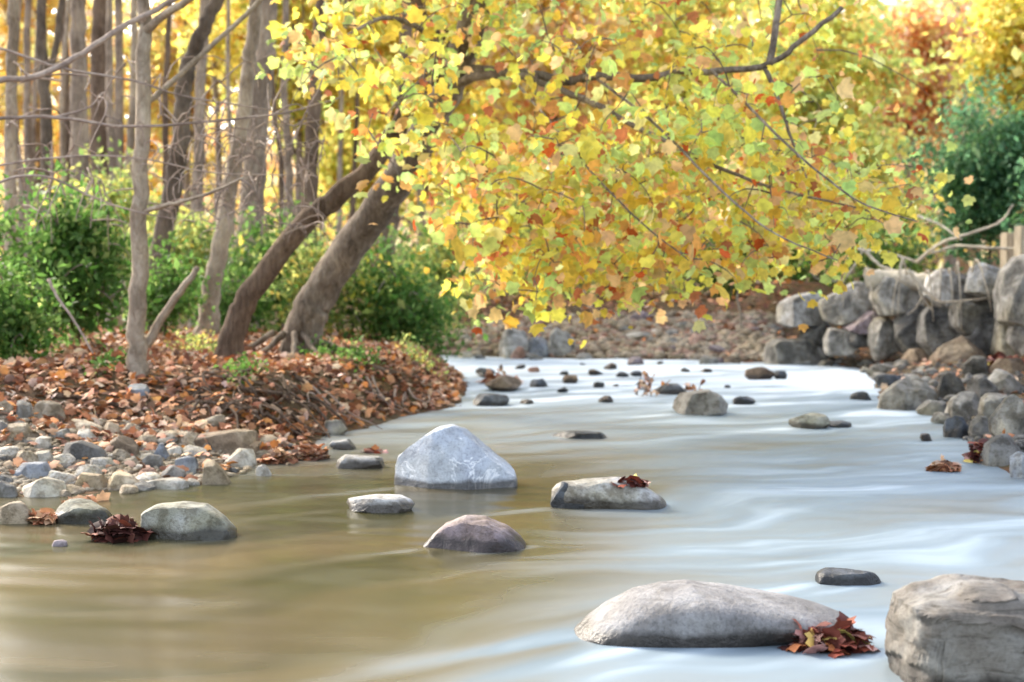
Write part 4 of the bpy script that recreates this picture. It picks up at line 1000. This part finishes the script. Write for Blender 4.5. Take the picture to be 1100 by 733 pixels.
# ------------------------------------------------------------------ dead wood, roots, posts
def stick(name, label, paths, mat, cat, Y=None, offs=None, sides=6):
    root = None; mb = MB(); o0 = None
    for pth, r0, r1 in paths:
        pts = []
        for q in pth:
            pts.append(P(q[0], q[1], q[2]) if len(q) > 2 else ghit(*q) + np.array([0, 0, .03]))
        if o0 is None: o0 = pts[0]
        k = pts[0][1] / F
        wtube(mb, pts, r0 * k, r1 * k, sides, max(10, len(pts) * 5), .1)
    return tag(mb.build(name, BARK[mat], None, o0), label, cat)
sb = ghit(158, 398)[1]
stick('dead_stick', 'broken pale stick leaning up from the foot of the sapling', [([(157, 372, sb - .05), (172, 345, sb - .1), (192, 315, sb - .2), (212, 288, sb - .3)], 5.5, 3)], 'pale', 'stick')
stick('driftwood_log', 'pale weathered log lying along the top of the boulder wall', [([(930, 300, 23.6), (960, 299, 23.4), (1000, 303, 23), (1034, 304, 22.7)], 11, 8)], 'dead', 'log', sides=10)
stick('dead_branch', 'pale dead branch arching up to the right above the boulder wall', [([(900, 258, 24.4), (925, 268, 24.2), (955, 272, 23.8), (985, 282, 23.4)], 1.8, 1.2), ([(985, 282, 23.4), (1010, 262, 23), (1045, 250, 22.6), (1075, 238, 22.4), (1088, 220, 22.3)], 2.2, .9), ([(985, 232, 24), (1010, 242, 23.6), (1033, 258, 23.2)], 1.6, 1)], 'dead', 'branch')
stick('dead_branch', 'long thin dead branch lying level past the wooden posts', [([(1026, 264, 23), (1060, 266, 22.6), (1100, 267, 22.2), (1140, 262, 22)], 1.8, 1.4), ([(1000, 272, 23), (1026, 264, 23)], 1.4, 1.6)], 'dead', 'branch')
stick('dead_branch', 'forked dead branch hanging over the split boulder', [([(975, 290, 22.6), (988, 305, 22.5), (1000, 318, 22.3), (1016, 325, 22), (1060, 320, 21.6)], 2.4, 1.2), ([(986, 305, 22.5), (991, 320, 22.4), (1003, 335, 22.2)], 1.6, .8), ([(991, 320, 22.4), (983, 332, 22.3), (975, 338, 22.2)], 1.3, .7)], 'dead', 'branch')
stick('dead_branch', 'pale forked twig standing between far bank and boulder wall', [([(900, 308, 25), (915, 290, 24.9), (928, 268, 24.8)], 1.6, 1.2), ([(928, 268, 24.8), (945, 285, 24.5), (965, 292, 24.2)], 2, 1.2), ([(905, 302, 25), (880, 300, 25), (870, 292, 25)], 1.2, .6)], 'dead', 'branch')
stick('dead_branch', 'thin bleached stem rising from the far bank stones', [([(797, 362, 27.5), (796, 340, 27.4), (792, 318, 27.3), (798, 300, 27.2)], 1.6, .8)], 'dead', 'branch')
stick('fallen_branch', 'grey fallen branch lying in the leaves below the green bush', [([(60, 322), (75, 345), (95, 372), (112, 398)], 2.0, 1.2)] if False else [([(52, 300, 14.2), (62, 320, 14.1), (80, 345, 13.9), (100, 380, 13.6)], 1.8, 1)], 'twig', 'branch')
for j in range(9):
    px = random.uniform(895, 1070); Yj = YW(px) - .35; y0 = 290 + random.uniform(-6, 8); dx = random.uniform(-22, 22)
    mb = MB(); q = [P(px, y0, Yj + .3), P(px + dx * .3, y0 - random.uniform(2, 16), Yj), P(px + dx * .8, y0 + random.uniform(10, 30), Yj - .1), P(px + dx, y0 + random.uniform(35, 60), Yj - .1)]
    wtube(mb, q, .018, .007, 5, 14, .1)
    tag(mb.build('dry_stem', BARK['dead'], None, q[0]), 'thin bleached dry stem drooping over the face of the boulder wall', 'stem', 'dry stems over the boulder wall')
stick('fallen_branch', 'brown fallen limb lying across the leaves of the bank', [([(58, 428), (90, 432), (130, 440), (160, 452)], 3.2, 2)], 'brown', 'branch')
stick('fallen_branch', 'curved grey limb in the leaves left of the roots', [([(205, 420), (225, 405), (250, 398), (280, 402)], 3, 2)], 'grey', 'branch')
stick('fallen_branch', 'mossy brown log lying on the bank beside the thick leaning tree', [([(352, 378), (375, 388), (400, 398), (425, 404)], 4.5, 3)], 'brown', 'branch')
# root tangle at the cut bank
rb = ghit(262, 430); mb = MB()
for j in range(48):
    px, py = random.uniform(215, 335), random.uniform(405, 450)
    a = ghit(px, py) + np.array([0, 0, random.uniform(.02, .12)]); q = [a]
    dr = np.array([random.uniform(-1.3, 1.3), -random.uniform(-.2, 1), 0])
    for s in range(5):
        a = a + dr * random.uniform(.03, .13) + rng.normal(size=3) * .13
        a[2] = max(gz(a[0], a[1]), -.05) + max(.12 - .04 * s, 0) * random.uniform(.3, 1.3); q.append(a.copy())
    wtube(mb, q, random.uniform(.007, .02), .004, 6, 14, .12)
tag(mb.build('root_tangle', BARK['brown'], None, rb), 'tangle of grey exposed roots spilling from the leafy bank to the gravel', 'roots')
for j in range(16):
    px, py = random.uniform(330, 495), random.uniform(402, 434)
    a = ghit(px, py) + np.array([0, 0, random.uniform(.03, .1)]); q = [a]; mb = MB()
    dr = np.array([random.uniform(-.2, 1), -random.uniform(.1, .8), 0])
    for k in range(3):
        a = a + dr * random.uniform(.1, .25) + rng.normal(size=3) * .05
        a[2] = max(gz(a[0], a[1]), -.02) + random.uniform(.01, .1); q.append(a.copy())
    wtube(mb, q, random.uniform(.008, .016), .004, 5, 10, .1)
    tag(mb.build('fallen_stick', BARK['twig'], None, q[0]), 'thin dry stick matted into the leaves along the tip of the bank', 'stick', 'sticks along the bank tip')
# dead weeds in the rapids
for lab, cx, y0, hh, nn in [('dry dead weed stalks standing in the rapids beside the broad grey rock', 692, 425, 38, 9), ('dead weed with a bent stem beyond the broad grey rock', 742, 420, 26, 6), ('thin dead weed stalk near the small leaf capped rock', 540, 410, 24, 5)]:
    q = onz(cx, y0); k = q[1] / F; mb = MB(); LPp = []
    for j in range(nn):
        b = q + np.array([random.uniform(-.16, .16), random.uniform(-.1, .2), -.1]); tdir = np.array([random.uniform(-.35, .5), random.uniform(-.2, .2), 1.0])
        Ls = hh * k * random.uniform(.5, 1)
        qq = wtube(mb, [b, b + tdir * Ls * .5, b + tdir * Ls + np.array([random.uniform(-.1, .1), 0, -.05])], .009, .004, 5, 8, 0)
        LPp += [qq[i] for i in (3, 5, 6, 7)]
    root = empty('dead_weed', q); tag(root, lab, 'plant'); mb.build('stalk', BARK['brown'], root, q)
    LPp = np.array(LPp); leaf_cloud('dry_leaves', LPp, rng.uniform(.05, .11, len(LPp)), colours(len(LPp), 'dry'), 'simple', DRY, root, q)
# wooden posts above the wall
m, nt = newmat('weathered post wood')
tc = N(nt, 'ShaderNodeTexCoord'); mp = N(nt, 'ShaderNodeMapping'); mp.inputs['Scale'].default_value = (14, 14, 1); L(nt, tc.outputs['Object'], mp.inputs[0])
nn_ = noise_n(nt, mp.outputs[0], 3, 5, .6); out_principled(nt, ramp(nt, nn_.outputs[0], [(.3, (.24, .18, .11)), (.6, (.42, .35, .25))]).outputs[0], .85, nn_.outputs[0], .4, .02)
import bmesh
for lab, px, ytop, Yp, w in [('squat square wooden post on top of the boulder wall', 1084, 250, 22.6, .2), ('taller square wooden post at the photo edge on the boulder wall', 1099, 243, 22.2, .2)]:
    t = P(px, ytop, Yp); z0 = 1.2; bm = bmesh.new(); bmesh.ops.create_cube(bm, size=1)
    for v in bm.verts: v.co.x *= w; v.co.y *= w; v.co.z = (v.co.z + .5) * (t[2] - z0)
    bmesh.ops.bevel(bm, geom=bm.edges[:], offset=.018, segments=2, affect='EDGES')
    me = bpy.data.meshes.new('wooden_post'); bm.to_mesh(me); bm.free(); me.materials.append(m)
    o = bpy.data.objects.new('wooden_post', me); COL.objects.link(o); o.location = (t[0], Yp, z0); o.rotation_euler.z = .3
    tag(o, lab, 'post')

# ------------------------------------------------------------------ light, sky, camera
SUN_EL, SUN_AZ = math.radians(34), math.radians(-42)     # azimuth from +Y towards +X: behind the woods, to the left
w = bpy.data.worlds.new('World'); SC.world = w; w.use_nodes = True
nt = w.node_tree; bg = nt.nodes['Background']; sky = nt.nodes.new('ShaderNodeTexSky'); sky.sky_type = 'NISHITA'
sky.sun_disc = False; sky.sun_elevation = SUN_EL; sky.sun_rotation = SUN_AZ; sky.dust_density = 2.5; sky.air_density = 1.0
hs = nt.nodes.new('ShaderNodeHueSaturation'); hs.inputs['Saturation'].default_value = .6
nt.links.new(sky.outputs[0], hs.inputs['Color']); nt.links.new(hs.outputs[0], bg.inputs[0]); bg.inputs[1].default_value = .15
sl = bpy.data.lights.new('sun', 'SUN'); sl.energy = 1.5; sl.angle = math.radians(14); sl.color = (1, .9, .74)
so = bpy.data.objects.new('sun', sl); COL.objects.link(so)
sd = Vector((math.sin(SUN_AZ) * math.cos(SUN_EL), math.cos(SUN_AZ) * math.cos(SUN_EL), math.sin(SUN_EL)))
so.rotation_euler = (-sd).to_track_quat('-Z', 'Y').to_euler(); so.location = (0, 0, 30)
cd = bpy.data.cameras.new('camera'); co = bpy.data.objects.new('camera', cd); COL.objects.link(co)
cd.sensor_width = 36; cd.lens = 36 * F / 1100; cd.clip_end = 1000; cd.clip_start = .05
co.location = CAM.tolist(); co.rotation_euler = (math.pi / 2 - TH, 0, 0)
cd.dof.use_dof = True; cd.dof.focus_distance = 7.6; cd.dof.aperture_fstop = 1.9
SC.camera = co
SC.view_settings.view_transform = 'Standard'; SC.view_settings.look = 'None'; SC.view_settings.gamma = 1
SC.view_settings.exposure = 2.3
SC.cycles.max_bounces = 10; SC.cycles.diffuse_bounces = 8; SC.cycles.transmission_bounces = 8; SC.cycles.transparent_max_bounces = 4; SC.cycles.use_denoising = True
SC.cycles.sample_clamp_indirect = 4
print('fill label repeats', sum(1 for v in used_labels.values() if len(v) > 1), 'labels', len(used_labels))

for o in SC.objects:
    if 'label' in o and len(o['label'].split()) > 16: print('LONG', o.name, o['label'])
